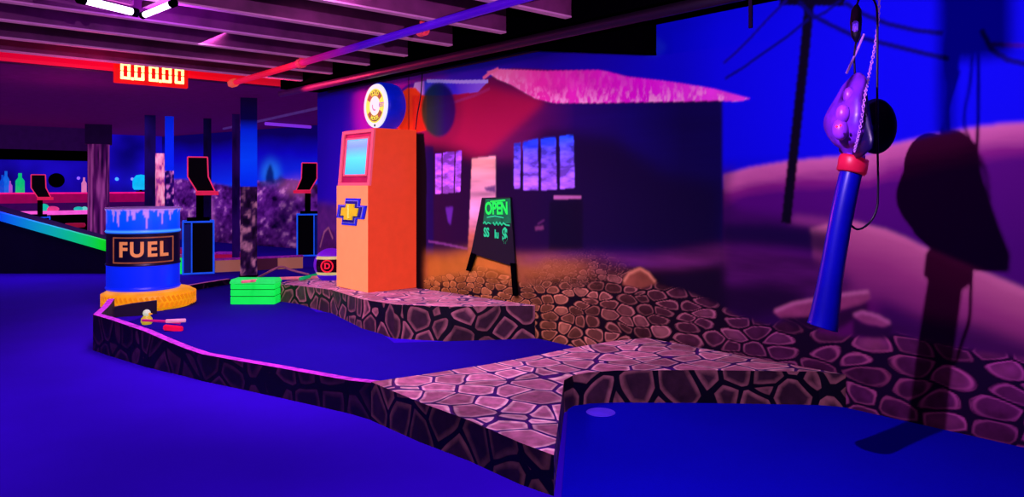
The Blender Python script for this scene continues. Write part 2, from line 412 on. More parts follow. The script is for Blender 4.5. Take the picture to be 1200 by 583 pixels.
cv.poly([(1030,352),(1080,372),(1140,380),(1262,420),(1262,450),(1100,410),(1030,398)], (54, 4, 84), 5, .85, tex=TH(.4))
# ---- the painted station building
bd = [(497,150),(520,120),(560,96),(600,80),(700,84),(847,112),(847,312),(700,312),(497,326)]
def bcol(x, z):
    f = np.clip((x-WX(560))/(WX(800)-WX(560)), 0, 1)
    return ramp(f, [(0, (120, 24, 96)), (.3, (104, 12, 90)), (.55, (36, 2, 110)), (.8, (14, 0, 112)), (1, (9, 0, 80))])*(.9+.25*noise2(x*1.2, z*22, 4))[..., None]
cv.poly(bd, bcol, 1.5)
cv.poly([(466,112),(570,100),(640,118),(560,192),(497,172),(466,160)], (196, 22, 82), 6, .9)  # red light on the gable, painted into the mural
# shaded lower storey
cv.poly([(497,168),(520,170),(560,186),(602,186),(640,150),(720,160),(780,200),(847,215),(847,300),(700,300),(497,306)], lambda x, z: ramp(np.clip((x-WX(500))/3.6,0,1), [(0,(36,3,50)),(.35,(20,0,52)),(1,(7,0,52))]), 9, .95)
cv.poly([(497,170),(508,172),(508,300),(497,300)], (20, 4, 90), 2, .8)
cv.poly([(484,156),(497,156),(500,200),(499,350),(484,350)], (3, 0, 10), 1.2)  # black strip: shadow beside the pump, painted on the mural
# pink snow-bright roof
def rcol(x, z):
    n = noise2(x*34, z*22, 21, 3); e = noise2(x*8, z*8, 22)
    b = ramp(np.clip((x-WX(575))/(WX(860)-WX(575)), 0, 1), [(0, (255, 130, 190)), (.25, (240, 44, 170)), (.7, (232, 8, 214)), (1, (240, 60, 220))])
    zl = np.interp(x, [WX(583), WX(628), WX(650), WX(870)], [2.17, 1.98, 1.915, 1.79])
    w = (np.clip((n-.42)*3.2, 0, 1)*np.clip(1.05-(z-zl)/.13, .12, 1))[..., None]
    return b*(.72+.35*e[..., None])*(1-w*.8)+np.array(lin((255, 168, 215)))*w*.8
cv.poly([(570,84),(584,81),(640,83),(700,82),(712,84),(735,90),(770,94),(800,98),(840,105),(862,111),(880,116),(862,119),(840,118),(800,119),(740,120),(700,121),(672,121),(650,121),(628,116),(610,106),(596,98),(583,93)], rcol, .8, em=.34)
cv.line([(566,92),(575,85),(584,81)], .03, (250, 120, 170), .8, em=.2)
# eave line and awning
cv.poly([(486,97),(500,95),(540,96),(572,95),(560,108),(520,112),(482,112)], lambda x, z: ramp(np.clip((x-WX(482))/(WX(572)-WX(482)), 0, 1), [(0, (255, 190, 240)), (.16, (235, 150, 250)), (.2, (70, 70, 230)), (.6, (70, 40, 235)), (1, (150, 110, 250))]), .8, em=.22)
cv.line([(500,95),(540,96),(572,95.5)], .03, (170, 160, 255), .6, em=.3)
cv.line([(486,131),(520,124),(556,112),(574,104)], .025, (190, 70, 150), .9, .6)
# orange painted tank beside the pump
cv.poly([(466,150),(467,118),(471,108),(478,103),(487,103),(497,114),(499,153),(484,156),(468,156)], (255, 56, 18), 1, em=.42)
cv.poly([(483,112),(500,112),(500,153),(484,155)], (236, 40, 20), 1, em=.36)
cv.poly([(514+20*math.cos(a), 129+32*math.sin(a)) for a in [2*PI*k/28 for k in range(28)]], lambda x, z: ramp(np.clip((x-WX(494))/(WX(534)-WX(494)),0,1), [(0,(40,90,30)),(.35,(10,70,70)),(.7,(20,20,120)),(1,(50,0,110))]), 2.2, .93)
# windows and door
def wcol(c1, c2, seed):
    def f(x, z):
        n = noise2(x*9, z*26, seed, 3)[..., None]; t = np.clip((z-1.25)/.38, 0, 1)[..., None]
        n = np.clip((n-.3)*2.4, 0, 1)
        return (np.array(lin(c1))*(1-t)+np.array(lin(c2))*t)*(.35+.9*n)*1.15
    return f
for q in ([(510,180.5),(517.6,180),(517.6,227),(510,227.5)], [(519,179),(532.5,178),(531.5,226),(518.6,227)], [(534,177.5),(541,176.5),(539.5,225),(533,226)]):
    cv.poly(q, wcol((190, 90, 240), (160, 70, 245), 31), .7, em=.55)
for i, q in enumerate(([(602,168),(610,167),(609.5,221),(602.5,221)], [(613,167),(630,163),(631,223),(613.5,223)], [(634,163),(651,161),(652.5,222),(634.5,223)], [(656,160),(672,158),(673.5,220),(656.5,221.5)])):
    cv.poly(q, wcol((160, 90, 250), (24, 70, 250), 33+i), .9, em=.55)
    if i in (1, 2): cv.poly([(q[0][0],q[0][1]),(q[1][0],q[1][1]),(q[1][0],q[1][1]+11),(q[0][0],q[0][1]+8)], (10, 60, 250), 1.5, .7, em=.25)
def door(x, z):
    n = noise2(x*1.5, z*11, 41, 3)[..., None]; t = np.clip((z-.8)/.8, 0, 1)
    return ramp(t, [(0, (170, 90, 70)), (.3, (226, 150, 190)), (.6, (224, 150, 165)), (.85, (235, 160, 150)), (1, (170, 90, 190))])*(.3+1.7*n)
cv.poly([(553,186),(581,183),(581,262),(572,306),(547,318),(550,260)], door, 1.1, em=.3)
cv.poly([(567,220),(581,217),(581,226),(570,224)], (30, 10, 110), 1.5, .85)
cv.line([(649,231.5),(681,231.5)], .028, (190, 110, 170), .8, em=.05)
cv.poly([(644,236),(683,234),(683,292),(643,294)], (8, 0, 34), 2, .9)
cv.line([(627,268),(637,267)], .03, (140, 70, 120), 1.2, .7); cv.line([(630,263),(638,258)], .015, (110, 50, 110), 1, .6)
cv.poly([(522,243),(531,243),(528,264),(525,260)], (120, 50, 190), 1.6, .8)
cv.line([(502,283),(520,286),(548,292)], .02, (150, 80, 160), 1, .7)
cv.poly([(552,208),(560,206),(552,300),(549,300)], (60, 8, 90), 1.5, .0)
# ---- ground glow and smoky bands
cv.poly([(497,296),(520,300),(555,292),(600,300),(650,302),(720,312),(760,330),(760,420),(497,360)], lambda x, z: ramp(np.clip((x-WX(497))/(WX(760)-WX(497)), 0, 1), [(0,(150,84,30)),(.35,(190,110,44)),(.6,(150,84,60)),(1,(90,36,70))])*(.35+1.1*noise2(x*5, z*7, 51)[..., None]), 6, 1, em=.05)
cv.poly([(600,306),(640,300),(700,298),(760,300),(850,288),(852,312),(800,318),(740,312),(690,316),(640,318)], (112, 40, 104), 5, .8, tex=TH(.6))
cv.poly([(770,322),(850,310),(852,372),(820,355),(790,340)], (20, 2, 40), 5, .9)
# left end behind the pump
cv.poly([(366,236),(400,240),(420,262),(420,345),(366,345)], (110, 48, 96), 6, .8, tex=T(.5))
# ---- cobbles
cb = [(497,326),(520,322),(545,318),(560,312),(590,318),(612,334),(640,328),(680,322),(712,322),(735,317),(752,314),(768,333),(800,341),(840,357),(868,372),(905,382),(930,372),(960,390),(1010,396),(1050,392),(1090,402),(1140,412),(1200,420),(1262,432),(1262,570),(640,405),(497,372)]
def cobble(x, z, seed=61, k=1.0):
    sz = np.interp(x, [WX(500), WX(620), WX(760), WX(1000), WX(1200)], [.115, .15, .165, .22, .21])*k
    wx = x + (noise2(x*2.2, z*2.2, 71)-.5)*.12; wz = z+(noise2(x*2.2+9, z*2.2, 72)-.5)*.1
    lx = np.cumsum(1/sz[0])*(x[0, 1]-x[0, 0]) if x.shape[1] > 1 else x[0]/sz[0]
    u = lx[None, :] + (wx-x)/sz + 20
    v = (wz+.55*wz*wz)/(sz*.60)+30
    f1, f2, rc, dx, dy = voronoi(u, v, seed)
    e = (f2-f1)-.35*np.clip(f1-.25, 0, 1)**1.5; big = np.clip(e/.5, 0, 1)
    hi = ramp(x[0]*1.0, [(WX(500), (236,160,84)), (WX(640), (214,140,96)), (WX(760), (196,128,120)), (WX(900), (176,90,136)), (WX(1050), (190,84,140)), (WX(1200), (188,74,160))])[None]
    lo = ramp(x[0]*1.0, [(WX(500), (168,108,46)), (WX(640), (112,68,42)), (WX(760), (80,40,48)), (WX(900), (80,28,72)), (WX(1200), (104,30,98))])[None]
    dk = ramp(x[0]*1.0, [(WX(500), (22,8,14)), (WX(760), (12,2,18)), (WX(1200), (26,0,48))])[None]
    bright = 1; rim = np.maximum(np.exp(-((e-.15)/.055)**2), np.exp(-((f1-.53)/.05)**2)*(e > .05))*(.55+.45*np.clip(-dy*2+.3, -1, 1)+.2)
    shade = (.65+.7*rc)*(.8+.5*(noise2(x*22, z*22, 77)-.5)*2*.8)*(1-.25*np.clip(dy*1.5, -1, 1))
    s_ = (np.clip((e-.04)/.07, 0, 1)*np.clip((.66-f1)/.08, 0, 1))[..., None]
    body = lo*shade[..., None]+(hi-lo)*np.clip(rim, 0, 1)[..., None]*(.5+.6*rc)[..., None] + (hi-lo)*(np.clip(rc-.72, 0, 1)*1.8*np.clip(e*1.6, 0, 1))[..., None]
    return dk*(1-s_)+body*s_
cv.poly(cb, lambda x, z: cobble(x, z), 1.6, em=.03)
cv.poly([(612,330),(640,305),(700,300),(740,316),(712,330),(660,334)], lambda x, z: cobble(x, z, 64, .62)*.8, 6, .75, em=.03)
cv.poly([(500,300),(590,296),(606,330),(560,322),(500,330)], (214, 130, 40), 8, .55, em=.10)
cv.poly([(606,312),(640,302),(680,306),(700,316),(660,324),(620,326)], (200, 120, 50), 7, .5, em=.05)
# boulder on the crest and the flat rocks under the hanging prop
def rock(pts, c1, c2, crest):
    cv.poly(pts, c2, 1.2, tex=T(.4)); cv.line(crest, .02, c1, 1.2, .9)
rock([(729,334),(735,322),(750,314),(760,319),(769,333),(752,338)], (236,160,110), (150, 86, 60), [(731,330),(737,321),(750,315),(760,321),(768,331)])
rock([(906,366),(928,356),(985,346),(1018,341),(1020,349),(1010,358),(985,364),(950,372),(915,373)], (220,130,170), (168, 74, 122), [(908,365),(930,356),(985,346),(1018,342)])
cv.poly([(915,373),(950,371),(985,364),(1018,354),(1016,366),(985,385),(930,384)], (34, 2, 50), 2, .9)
rock([(1000,371),(1010,366),(1028,371),(1044,379),(1036,384),(1012,379)], (214,120,170), (170, 76, 130), [(1001,370),(1010,366),(1028,371),(1043,379)])
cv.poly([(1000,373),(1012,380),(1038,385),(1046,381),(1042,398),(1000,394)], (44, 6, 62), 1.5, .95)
# purple boulders at the far left end
cv.poly([(372,298),(376,278),(384,266),(392,272),(396,300),(396,330),(372,330)], (92, 30, 100), 1.5, tex=T(.6))
cv.line([(375,290),(380,272),(385,267),(390,280)], .025, (214, 150, 150), 1.2, .8)
# ---- power pole and wires
cv.line([(950,-10),(948,10),(941,80),(931,170),(925,225),(921,262)], .062, (5, 0, 28), .9)
cv.line([(914,1),(990,2)], .05, (6, 0, 40), .8)
cv.line([(936,2),(952,18),(975,30),(1000,42),(1040,52),(1080,62),(1112,69)], .022, (6, 0, 110), 1)
cv.line([(990,3),(1010,16),(1040,28),(1075,36),(1105,39)], .022, (6, 0, 110), 1)
cv.line([(948,22),(920,45),(895,62),(870,80),(850,92)], .016, (4, 0, 120), 1)
cv.line([(922,0),(900,22),(880,44),(862,62),(848,74)], .016, (20, 0, 150), 1)
cv.line([(985,0),(968,14),(952,22)], .016, (4, 0, 120), 1)
cv.line([(1150,35),(1162,58),(1180,70),(1262,90)], .022, (10, 0, 130), 1); cv.line([(1160,52),(1262,56)], .02, (70, 0, 190), 1)
# colourful smears near the bulkhead
cv.poly([(753,44),(768,42),(782,55),(772,66),(756,66)], (30, 70, 240), 3, .5)
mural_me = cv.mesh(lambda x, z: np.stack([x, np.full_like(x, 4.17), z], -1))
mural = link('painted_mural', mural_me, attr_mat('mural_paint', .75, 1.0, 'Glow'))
tag(mural, 'desert mural of a roadside station with pink roof, cobbles and power pole', 'mural')

# far mural wall: blue sky over purple rocks, set at an angle
FA = Vector((-19, 5.5, 0)); FB = Vector((-11.0, 7.2, 0)); FD = (FB-FA); FLn = FD.length; FD.normalize()
cf = Canvas(np.arange(0, FLn, .03), np.arange(0, 2.44, .03), lambda x, z: (x, z))
X, Z = cf.X, cf.Z
n1 = noise2(X*1.2, Z*1.8, 81); n2 = noise2(X*4, Z*7, 82); n3 = noise2(X*9, Z*14, 83)
hz_ = 1.36+.14*(n1-.5)+.06*np.sin(X*1.7)-.0*X/FLn
skyc = ramp(Z+.25*(n1-.5), [(.9, (30, 90, 235)), (1.3, (12, 40, 235)), (1.9, (14, 4, 190)), (2.3, (12, 0, 90))])
rk = ramp(n2*.6+n3*.4, [(.25, (12, 0, 40)), (.45, (70, 14, 110)), (.6, (110, 36, 150)), (.75, (214, 130, 210))])
t = np.clip((hz_-Z)/.05, 0, 1)[..., None]; cf.col[:] = skyc*(1-t)+rk*t; cf.em[:] = cf.col*.85
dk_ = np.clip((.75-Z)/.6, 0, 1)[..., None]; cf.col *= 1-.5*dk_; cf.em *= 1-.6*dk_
def far_uv(px, py):
    k = (px-600)/FP; r_ = FW+RT*k; den = r_.x*FD.y-r_.y*FD.x; d = (FA.x*FD.y-FA.y*FD.x)/den
    p = r_*d; return (p-Vector((FA.x, FA.y, 0))).dot(FD), H-(py-HZ)*d/FP
def fpoly(pts, *a, **k): cf.poly([far_uv(*p) for p in pts], *a, **k)
fpoly([(306,212),(308,196),(316,188),(326,194),(330,212)], (40, 130, 255), 3, .7, em=.8)
fpoly([(311,215),(312,203),(315,194),(317,192),(320,200),(322,216)], (6, 10, 120), 1, .9, em=.5)
fpoly([(322,214),(328,205),(334,210),(334,216)], (8, 20, 150), 1, .8, em=.5)
fpoly([(325,216),(350,210),(366,216),(360,232),(330,226)], (210, 110, 180), 3, .6, em=.5)
fpoly([(318,260),(330,236),(344,232),(352,244),(336,268),(322,276)], (16, 4, 60), 3, .7, em=.4)
fpoly([(236,226),(242,222),(250,236),(252,262),(247,264),(245,240)], (180, 90, 190), 1.5, .7, em=.6)
far_me = cf.mesh(lambda x, z: np.stack([FA.x+FD.x*x, FA.y+FD.y*x, z], -1))
fm = link('rock_mural', far_me, attr_mat('rock_mural_paint', .8, 1.0, 'Glow'))
tag(fm, 'distant angled wall painted with purple rocks under a blue sky', 'mural')

# ------------------------------------------------------------------ the golf course: kerbs, ledges, greens
def kerb(name, label, base, tops, thick, mats, side=1):
    """low wall following the base line; tops = heights at each point; thickness laid to one side"""
    P = [Vector((p.x, p.y, 0)) for p in base]; bm = bmesh.new(); rows = []
    for i, p in enumerate(P):
        t = (P[min(i+1, len(P)-1)]-P[max(i-1, 0)]).normalized(); n = Vector((-t.y, t.x, 0))*thick*side; h = tops[i]
        rows.append([bm.verts.new(p), bm.verts.new(p+Vector((0,0,h))), bm.verts.new(p+n+Vector((0,0,h))), bm.verts.new(p+n)])
    for a, b in zip(rows, rows[1:]):
        for k in range(4):
            f = bm.faces.new((a[k], a[(k+1)%4], b[(k+1)%4], b[k])); f.material_index = 1 if k == 1 else 0
    bm.faces.new(rows[0][::-1]); bm.faces.new(rows[-1])
    o = obj(name, bm, mats); return tag(o, label, 'kerb')
# long winding kerb in front: (base point, height)
kb = [((109,411), .272), ((130,418), .268), ((169,430), .245), ((193,436), .212), ((215,441), .185), ((237,447), .172), ((280,456), .172), ((330,467), .176), ((370,476), .178), ((409,485), .182), ((436,493), .2)]
kpts = [fl(*p) for p, h in kb]
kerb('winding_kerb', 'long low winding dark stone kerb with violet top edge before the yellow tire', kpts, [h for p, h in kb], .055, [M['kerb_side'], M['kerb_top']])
k0 = kpts[0]; kback = [k0+Vector((.0,.0,0)), fl(119,400), fl(124,392)]
kerb('kerb_end', 'short kerb end turning back beside the yellow tire', [k0, k0+Vector((-.45,.16,0)), k0+Vector((-.95,.32,0))], [.272,.26,.25], .05, [M['kerb_side'], M['kerb_top']], side=-1)
# stone topped ledge between the two greens, running out from the wall
zt = .18
ledge_top = [fl(435,448,.205), fl(490,471,.195), fl(550,493,.185), fl(609,519,.175), fl(649,534,.165), fl(661,446,.18), fl(672,440,.18), fl(692,436.5,.185), fl(723,434.5,.19), fl(826,434,.195), fl(960,436,.195)]
e = aty(991, 438, 4.165); e.z = .19; ledge_top.append(e)
e = aty(757, 396, 4.165); e.z = .18; ledge_top.append(e)
ledge_top += [fl(719,400,.18), fl(673,407.5,.18), fl(623,418,.18), fl(574,427,.185), fl(504,438,.195)]
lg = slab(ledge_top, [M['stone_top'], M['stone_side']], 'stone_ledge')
tag(lg, 'wide forked ledge with pale cobbled top between the two blue greens', 'ledge')
# platform under the pump
pt = [fl(323,333,.19), fl(350,335,.2), fl(389,340,.235), (fl(424,351,.26)), fl(462,357,.28), fl(529,359.8,.28)]
e = aty(627, 359.5, 4.165); e.z = .27; pt.append(e)
e = Vector((-8.28, 4.165, .2)); pt.append(e)
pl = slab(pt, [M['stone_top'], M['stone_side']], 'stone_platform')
tag(pl, 'raised cobbled platform carrying the orange fuel pump', 'platform')
# greens
def sheet(name, pts, mat, z, label):
    bm = bmesh.new(); t = [bm.verts.new((p[0], p[1], z)) for p in pts]; f = bm.faces.new(t)
    r = bmesh.ops.extrude_face_region(bm, geom=[f]); 
    for v in [v for v in r['geom'] if isinstance(v, bmesh.types.BMVert)]: v.co.z = 0.0005
    bmesh.ops.triangulate(bm, faces=[q for q in bm.faces if len(q.verts) > 4])
    return tag(obj(name, bm, mat), label, 'putting green')
lft = [p.copy() for p in kpts]
lft2 = []
for i, p in enumerate(lft):
    t = (lft[min(i+1, len(lft)-1)]-lft[max(i-1, 0)]).normalized(); lft2.append(p+Vector((-t.y, t.x, 0))*.055)
inner = [Vector((q.x, q.y, 0)) for q in (ledge_top[:1]+ledge_top[:-6:-1])]
back = [aty(757,425,4.16), aty(630,398,4.16), fl(529,401), fl(462,403), fl(436,384), fl(424,368), fl(371,367), fl(352,354), fl(323,353), fl(268,334), fl(207,343), Vector((-8.35,2.75,0)), k0+Vector((-.95,.38,0)), k0+Vector((-.45,.22,0))]
sheet('putting_green', lft2+inner[1:]+back, M['green'], .006, 'dark blue carpet green enclosed by the winding kerb and the ledge')
rg = [fl(658,583), fl(666,474), fl(700,472), fl(826,474), fl(960,476), Vector((aty(988,478,4.16).x, 4.16, 0)), Vector((.6,4.16,0)), Vector((.6,.4,0)), Vector((-1.5,.4,0)), fl(672,900)]
sheet('putting_green', [Vector((p.x, p.y, 0)) for p in rg], M['green_right'], .006, 'deep blue carpet green right of the ledge with an oval marker')
m = thing('tee_marker', 'small pale violet disc lying on the right green near the ledge', 'marker', fl(704,485)+Vector((0,0,.007)))
bm = bmesh.new(); lathe(bm, [(0.001,.004),(.07,.004),(.078,.002),(.08,0)], 32); obj('disc', bm, paint('marker_violet', (86, 40, 250), .5, .4), m)
# back kerb of the left green and low far kerbs
kerb('back_kerb', 'thin low kerb with pale edge between blue barrel and green crate', [fl(207,345), fl(240,339), fl(270,334)], [.075,.075,.075], .06, [M['kerb_side'], paint('pink_edge', (214, 110, 170), .5, .2, var=.4, scale=20)])
def block_kerb():
    m, nt, b = new_mat('tan_block_kerb'); N = nt.nodes.new; L = nt.links.new
    tc = N('ShaderNodeTexCoord'); s = N('ShaderNodeSeparateXYZ'); L(tc.outputs['Object'], s.inputs[0])
    w = N('ShaderNodeMath'); w.operation = 'MULTIPLY'; w.inputs[1].default_value = 1.15; L(s.outputs['X'], w.inputs[0])
    fr = N('ShaderNodeMath'); fr.operation = 'FRACT'; L(w.outputs[0], fr.inputs[0])
    r = N('ShaderNodeValToRGB'); r.color_ramp.interpolation = 'CONSTANT'; L(fr.outputs[0], r.inputs['Fac'])
    e = r.color_ramp.elements; e[0].color = (*lin((196, 118, 100)), 1); e[1].position = .45; e[1].color = (*lin((74, 20, 50)), 1)
    L(r.outputs[0], b.inputs['Base Color']); L(r.outputs[0], b.inputs['Emission Color']); b.inputs['Emission Strength'].default_value = .35
    return m
BK = block_kerb()
for (a, c, h, th, lab) in (((252,319),(354,314),.19,.12,'far kerb of alternating tan and dark blocks behind the banded column'),
                      ((252,302),(281,302),.09,.3,'farther reddish kerb strip behind the tan block kerb'),
                      ((196,297),(234,297),.10,.2,'short far kerb between barrel and neon kiosk')):
    A, B = fl(*a), fl(*c); t = thing('course_kerb', lab, 'kerb', A, math.atan2(B.y-A.y, B.x-A.x)); ln = (B-A).length
    bxo('kerb_body', (ln/2, 0, h/2-.01), (ln, th, h-.02), BK if h > .15 else M['magenta'], t)
    bxo('kerb_cap', (ln/2, 0, h-.01), (ln+.02, th+.03, .02), M['kerb_top'], t)

# ------------------------------------------------------------------ the fuel pump
P0 = Vector((-6.17, 3.615, .262)); PW, PD = .61, .545
pump = thing('fuel_pump', 'tall orange vintage fuel pump cabinet with cyan screen on the cobbled platform', 'fuel pump', P0)
zb, zm, zt_ = -.02, .99, 1.53
bm = bmesh.new()
prof = [(0, zb), (0, zm), (.035, zm), (.085, zt_), (PD, zt_), (PD, zb)]
a = [bm.verts.new((0, y, z)) for y, z in prof]; b = [bm.verts.new((-PW, y, z)) for y, z in prof]
bm.faces.new(a); bm.faces.new(b[::-1])
for i in range(len(a)):
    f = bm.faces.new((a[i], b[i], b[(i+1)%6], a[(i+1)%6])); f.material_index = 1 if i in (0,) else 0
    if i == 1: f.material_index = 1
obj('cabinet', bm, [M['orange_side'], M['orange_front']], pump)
# frame and screen on the sloping face
sd = Vector((0, .05, .54)).normalized(); sn = Vector((0, -sd.z, sd.y))
def on_slope(u, v, o=0.0): return Vector((-PW*u, .035, zm)) + sd*(v*.542) + sn*o
def quad_panel(name, u0, v0, u1, v1, o0, o1, mat, parent):
    bm = bmesh.new(); pts = [on_slope(u0, v0, o0), on_slope(u1, v0, o0), on_slope(u1, v1, o0), on_slope(u0, v1, o0)]
    extr(bm, pts, sn*(o1-o0)); return obj(name, bm, mat, parent)
fr = bmesh.new()
for (u0,v0,u1,v1) in ((0,0,1,.05),(0,.95,1,1),(0,.05,.07,.95),(.93,.05,1,.95)):
    extr(fr, [on_slope(u0,v0,0), on_slope(u1,v0,0), on_slope(u1,v1,0), on_slope(u0,v1,0)], sn*.022)
obj('screen_frame', fr, M['pump_pink'], pump)
quad_panel('screen_surround', .07, .05, .93, .95, 0, .006, M['magenta'], pump)
fr2 = bmesh.new()
for (u0,v0,u1,v1) in ((.13,.17,.87,.2),(.13,.84,.87,.87),(.13,.2,.17,.84),(.83,.2,.87,.84)):
    extr(fr2, [on_slope(u0,v0,.006), on_slope(u1,v0,.006), on_slope(u1,v1,.006), on_slope(u0,v1,.006)], sn*.012)
obj('inner_trim', fr2, M['pump_pink'], pump)
scr_m, nt, b = new_mat('cyan_screen'); tc = nt.nodes.new('ShaderNodeTexCoord'); sx = nt.nodes.new('ShaderNodeSeparateXYZ'); nt.links.new(tc.outputs['Object'], sx.inputs[0])
mr = nt.nodes.new('ShaderNodeMapRange'); mr.inputs['From Min'].default_value = zm+.1; mr.inputs['From Max'].default_value = zm+.48; nt.links.new(sx.outputs['Z'], mr.inputs['Value'])
cr = nt.nodes.new('ShaderNodeValToRGB'); nt.links.new(mr.outputs[0], cr.inputs['Fac'])
cr.color_ramp.elements[0].color = (*lin((30, 190, 255)), 1); cr.color_ramp.elements[1].color = (*lin((70, 205, 255)), 1)
k = cr.color_ramp.elements.new(.45); k.color = (*lin((10, 235, 250)), 1)
k = cr.color_ramp.elements.new(.75); k.color = (*lin((80, 160, 255)), 1)
nt.links.new(cr.outputs[0], b.inputs['Emission Color']); b.inputs['Emission Strength'].default_value = 1.0; b.inputs['Base Color'].default_value = (.01,.1,.2,1)
quad_panel('screen', .17, .2, .83, .84, .004, .012, scr_m, pump)
# top lip line
bxo('top_lip', (-PW/2, (PD+.085)/2, zt_+.004), (PW, PD-.085, .012), M['orange_side'], pump)
# bow-tie emblem on the lower front: a blue cross bordered badge with a golden centre
def bow(s, o):
    k = .16*s
    w, h, hw, hh, sk = .25*s, .058*s, .115*s, .118*s, .03*s
    pts = [(-w,-h),(-hw-sk,-h),(-hw-sk*1.5,-hh),(hw-sk,-hh),(hw-sk*.5,-h),(w-sk,-h),(w+sk*.5,h),(hw+sk,h),(hw+sk*1.5,hh),(-hw+sk,hh),(-hw+sk*.5,h),(-w+sk,h)]
    return [Vector((-PW*.5+x, -o, .735+z)) for x, z in pts]
bm = bmesh.new(); extr(bm, bow(1.12, 0), (0,-.015,0)); em1 = obj('emblem', bm, M['royal'], pump); tag(em1, 'blue bordered gold bow-tie badge')
bm = bmesh.new(); extr(bm, bow(.95, .015), (0,-.004,0)); obj('emblem_rim', bm, paint('pale_rim', (150,130,230), .4, .4), em1)
bm = bmesh.new(); extr(bm, bow(.88, .019), (0,-.006,0)); obj('emblem_border', bm, paint('deep_navy', (22,10,120), .4, .2), em1)
bm = bmesh.new(); extr(bm, bow(.66, .025), (0,-.01,0)); obj('emblem_gold', bm, M['gold'], em1)
bm = bmesh.new(); box(bm, -PW*.5+.0, -.04, .74, .014, .012, .13); obj('emblem_ridge', bm, paint('pale_gold', (255,240,120), .4, .6), em1)

# round sign on top of the pump
gc = Vector((-6.475, 3.885, 2.048))
gl = thing('round_pump_sign', 'round blue drum sign with white and yellow ring face on top of the orange pump', 'sign', gc)
R_ = .238
bm = bmesh.new(); r = lathe(bm, [(.001,.0),(R_*.9,.0),(R_*.97,.012),(R_,.04),(R_,.15),(R_*.95,.2),(R_*.8,.23),(.001,.235)], 48, 'Y')
obj('drum', bm, paint('blue_drum', (6, 30, 240), .4, .35), gl, True)
bm = bmesh.new(); lathe(bm, [(.001,-.012),(R_*.90,-.012),(R_*.93,0.004)], 48, 'Y'); obj('white_face', bm, paint('white_face', (236, 240, 255), .5, .95, var=.03, alb=.05), gl)
def ring(name, r0, r1, y, mat, a0=0, a1=2*PI, n=48):
    bm = bmesh.new(); A = [bm.verts.new((r0*math.cos(a0+(a1-a0)*i/n), y, r0*math.sin(a0+(a1-a0)*i/n))) for i in range(n+1)]
    B = [bm.verts.new((r1*math.cos(a0+(a1-a0)*i/n), y, r1*math.sin(a0+(a1-a0)*i/n))) for i in range(n+1)]
    for i in range(n): bm.faces.new((A[i], B[i], B[i+1], A[i+1]))
    return obj(name, bm, mat, gl)
ylw = paint('yellow_band', (236, 250, 70), .5, .9, var=.03, alb=.02); olv = paint('olive_band', (54, 72, 10), .5, .9, var=.2, alb=.02)
ring('yellow_ring', .001, R_*.72, -.0135, ylw)
ring('dark_arc', R_*.42, R_*.66, -.0145, olv, .18*PI, .86*PI); ring('dark_arc', R_*.42, R_*.66, -.0145, olv, 1.16*PI, 1.85*PI)
ring('white_center', .001, R_*.40, -.0150, bpy.data.materials['white_face'])
def arc_text(s, rr, size, mid, flip, mat):
    n = len(s); step = .36*size/.04*.5
    for i, ch in enumerate(s):
        a = mid - (i-(n-1)/2)*step*(1 if not flip else -1)
        tb = text_bm(ch, size, .001)
        rot = Matrix.Rotation(a-PI/2 if not flip else a+PI/2, 4, 'Z')
        bmesh.ops.transform(tb, matrix=Matrix.Translation((rr*math.cos(a), rr*math.sin(a), 0)) @ rot, verts=tb.verts)
        bmesh.ops.transform(tb, matrix=Matrix.Translation((0, -.016, 0)) @ Matrix.Rotation(PI/2, 4, 'X'), verts=tb.verts)
        yield tb
def join(bms):
    out = bmesh.new()
    for b_ in bms:
        me = bpy.data.meshes.new('x'); b_.to_mesh(me); out.from_mesh(me); bpy.data.meshes.remove(me); b_.free()
    return out
obj('lettering', join(arc_text('GOLD', R_*.54, .062, PI/2, False, None)), ylw, gl)
obj('lettering', join(arc_text('MOTOR', R_*.54, .05, -PI/2, True, None)), ylw, gl)
tb = text_bm('EST', .06, .001); bmesh.ops.transform(tb, matrix=Matrix.Translation((.13, -.017, 0)) @ Matrix.Rotation(PI/2, 4, 'X'), verts=tb.verts); obj('lettering', tb, M['royal'], gl)
bm = bmesh.new(); lathe(bm, [(.001,-.018),(.011,-.018),(.012,-.012)], 12, 'Y', (0,0,-R_*.82)); obj('dot', bm, M['black'], gl)
ring('red_mark', .035, .05, -.0155, paint('grey_mark', (150,140,190), .5, .4), .9*PI, 1.6*PI, 16)
bxo('foot', (0, .11, -R_-.0), (.16, .1, .03), M['royal'], gl, .005)

# ------------------------------------------------------------------ barrel on the tire
bc = fl(175, 343, .19); tc_ = Vector((-8.30, 2.28, 0))
tire = thing('yellow_tire', 'amber yellow tire lying flat under the blue fuel barrel', 'tire', tc_)
bm = bmesh.new(); R1, R2, Ht = .445, .21, .19
prof = [(R2,.03),(R2+.02,.012),(R2+.1,0.002),(R1-.06,.0),(R1-.015,.03),(R1,.06),(R1,.12),(R1-.012,.155),(R1-.05,.18),(R1-.12,.19),(R2+.06,.182),(R2+.01,.165),(R2,.15),(R2-.0,.1)]
rings = lathe(bm, prof, 72)
for k in range(72): bm.faces.new((rings[-1][k], rings[-1][(k+1)%72], rings[0][(k+1)%72], rings[0][k]))
obj('carcass', bm, M['amber'], tire, True)
bm = bmesh.new()
for k in range(56):
    a = 2*PI*k/56
    for s in (-1, 1):
        m3 = Matrix.Rotation(a, 3, 'Z') @ Matrix.Rotation(s*.5, 3, 'X')
        p = Matrix.Rotation(a+s*.028, 3, 'Z') @ Vector((R1-.004, 0, .09+s*.032)); box(bm, p.x, p.y, p.z, .014, .026, .055, 0, m3)
obj('tread', bm, paint('amber_tread', (252, 142, 8), .5, .66, var=.1, scale=20), tire)
bl = Vector((-8.36, 2.24, .19))
view = math.atan2(-bl.y, -bl.x)          # the barrel's painted front looks at the fairway
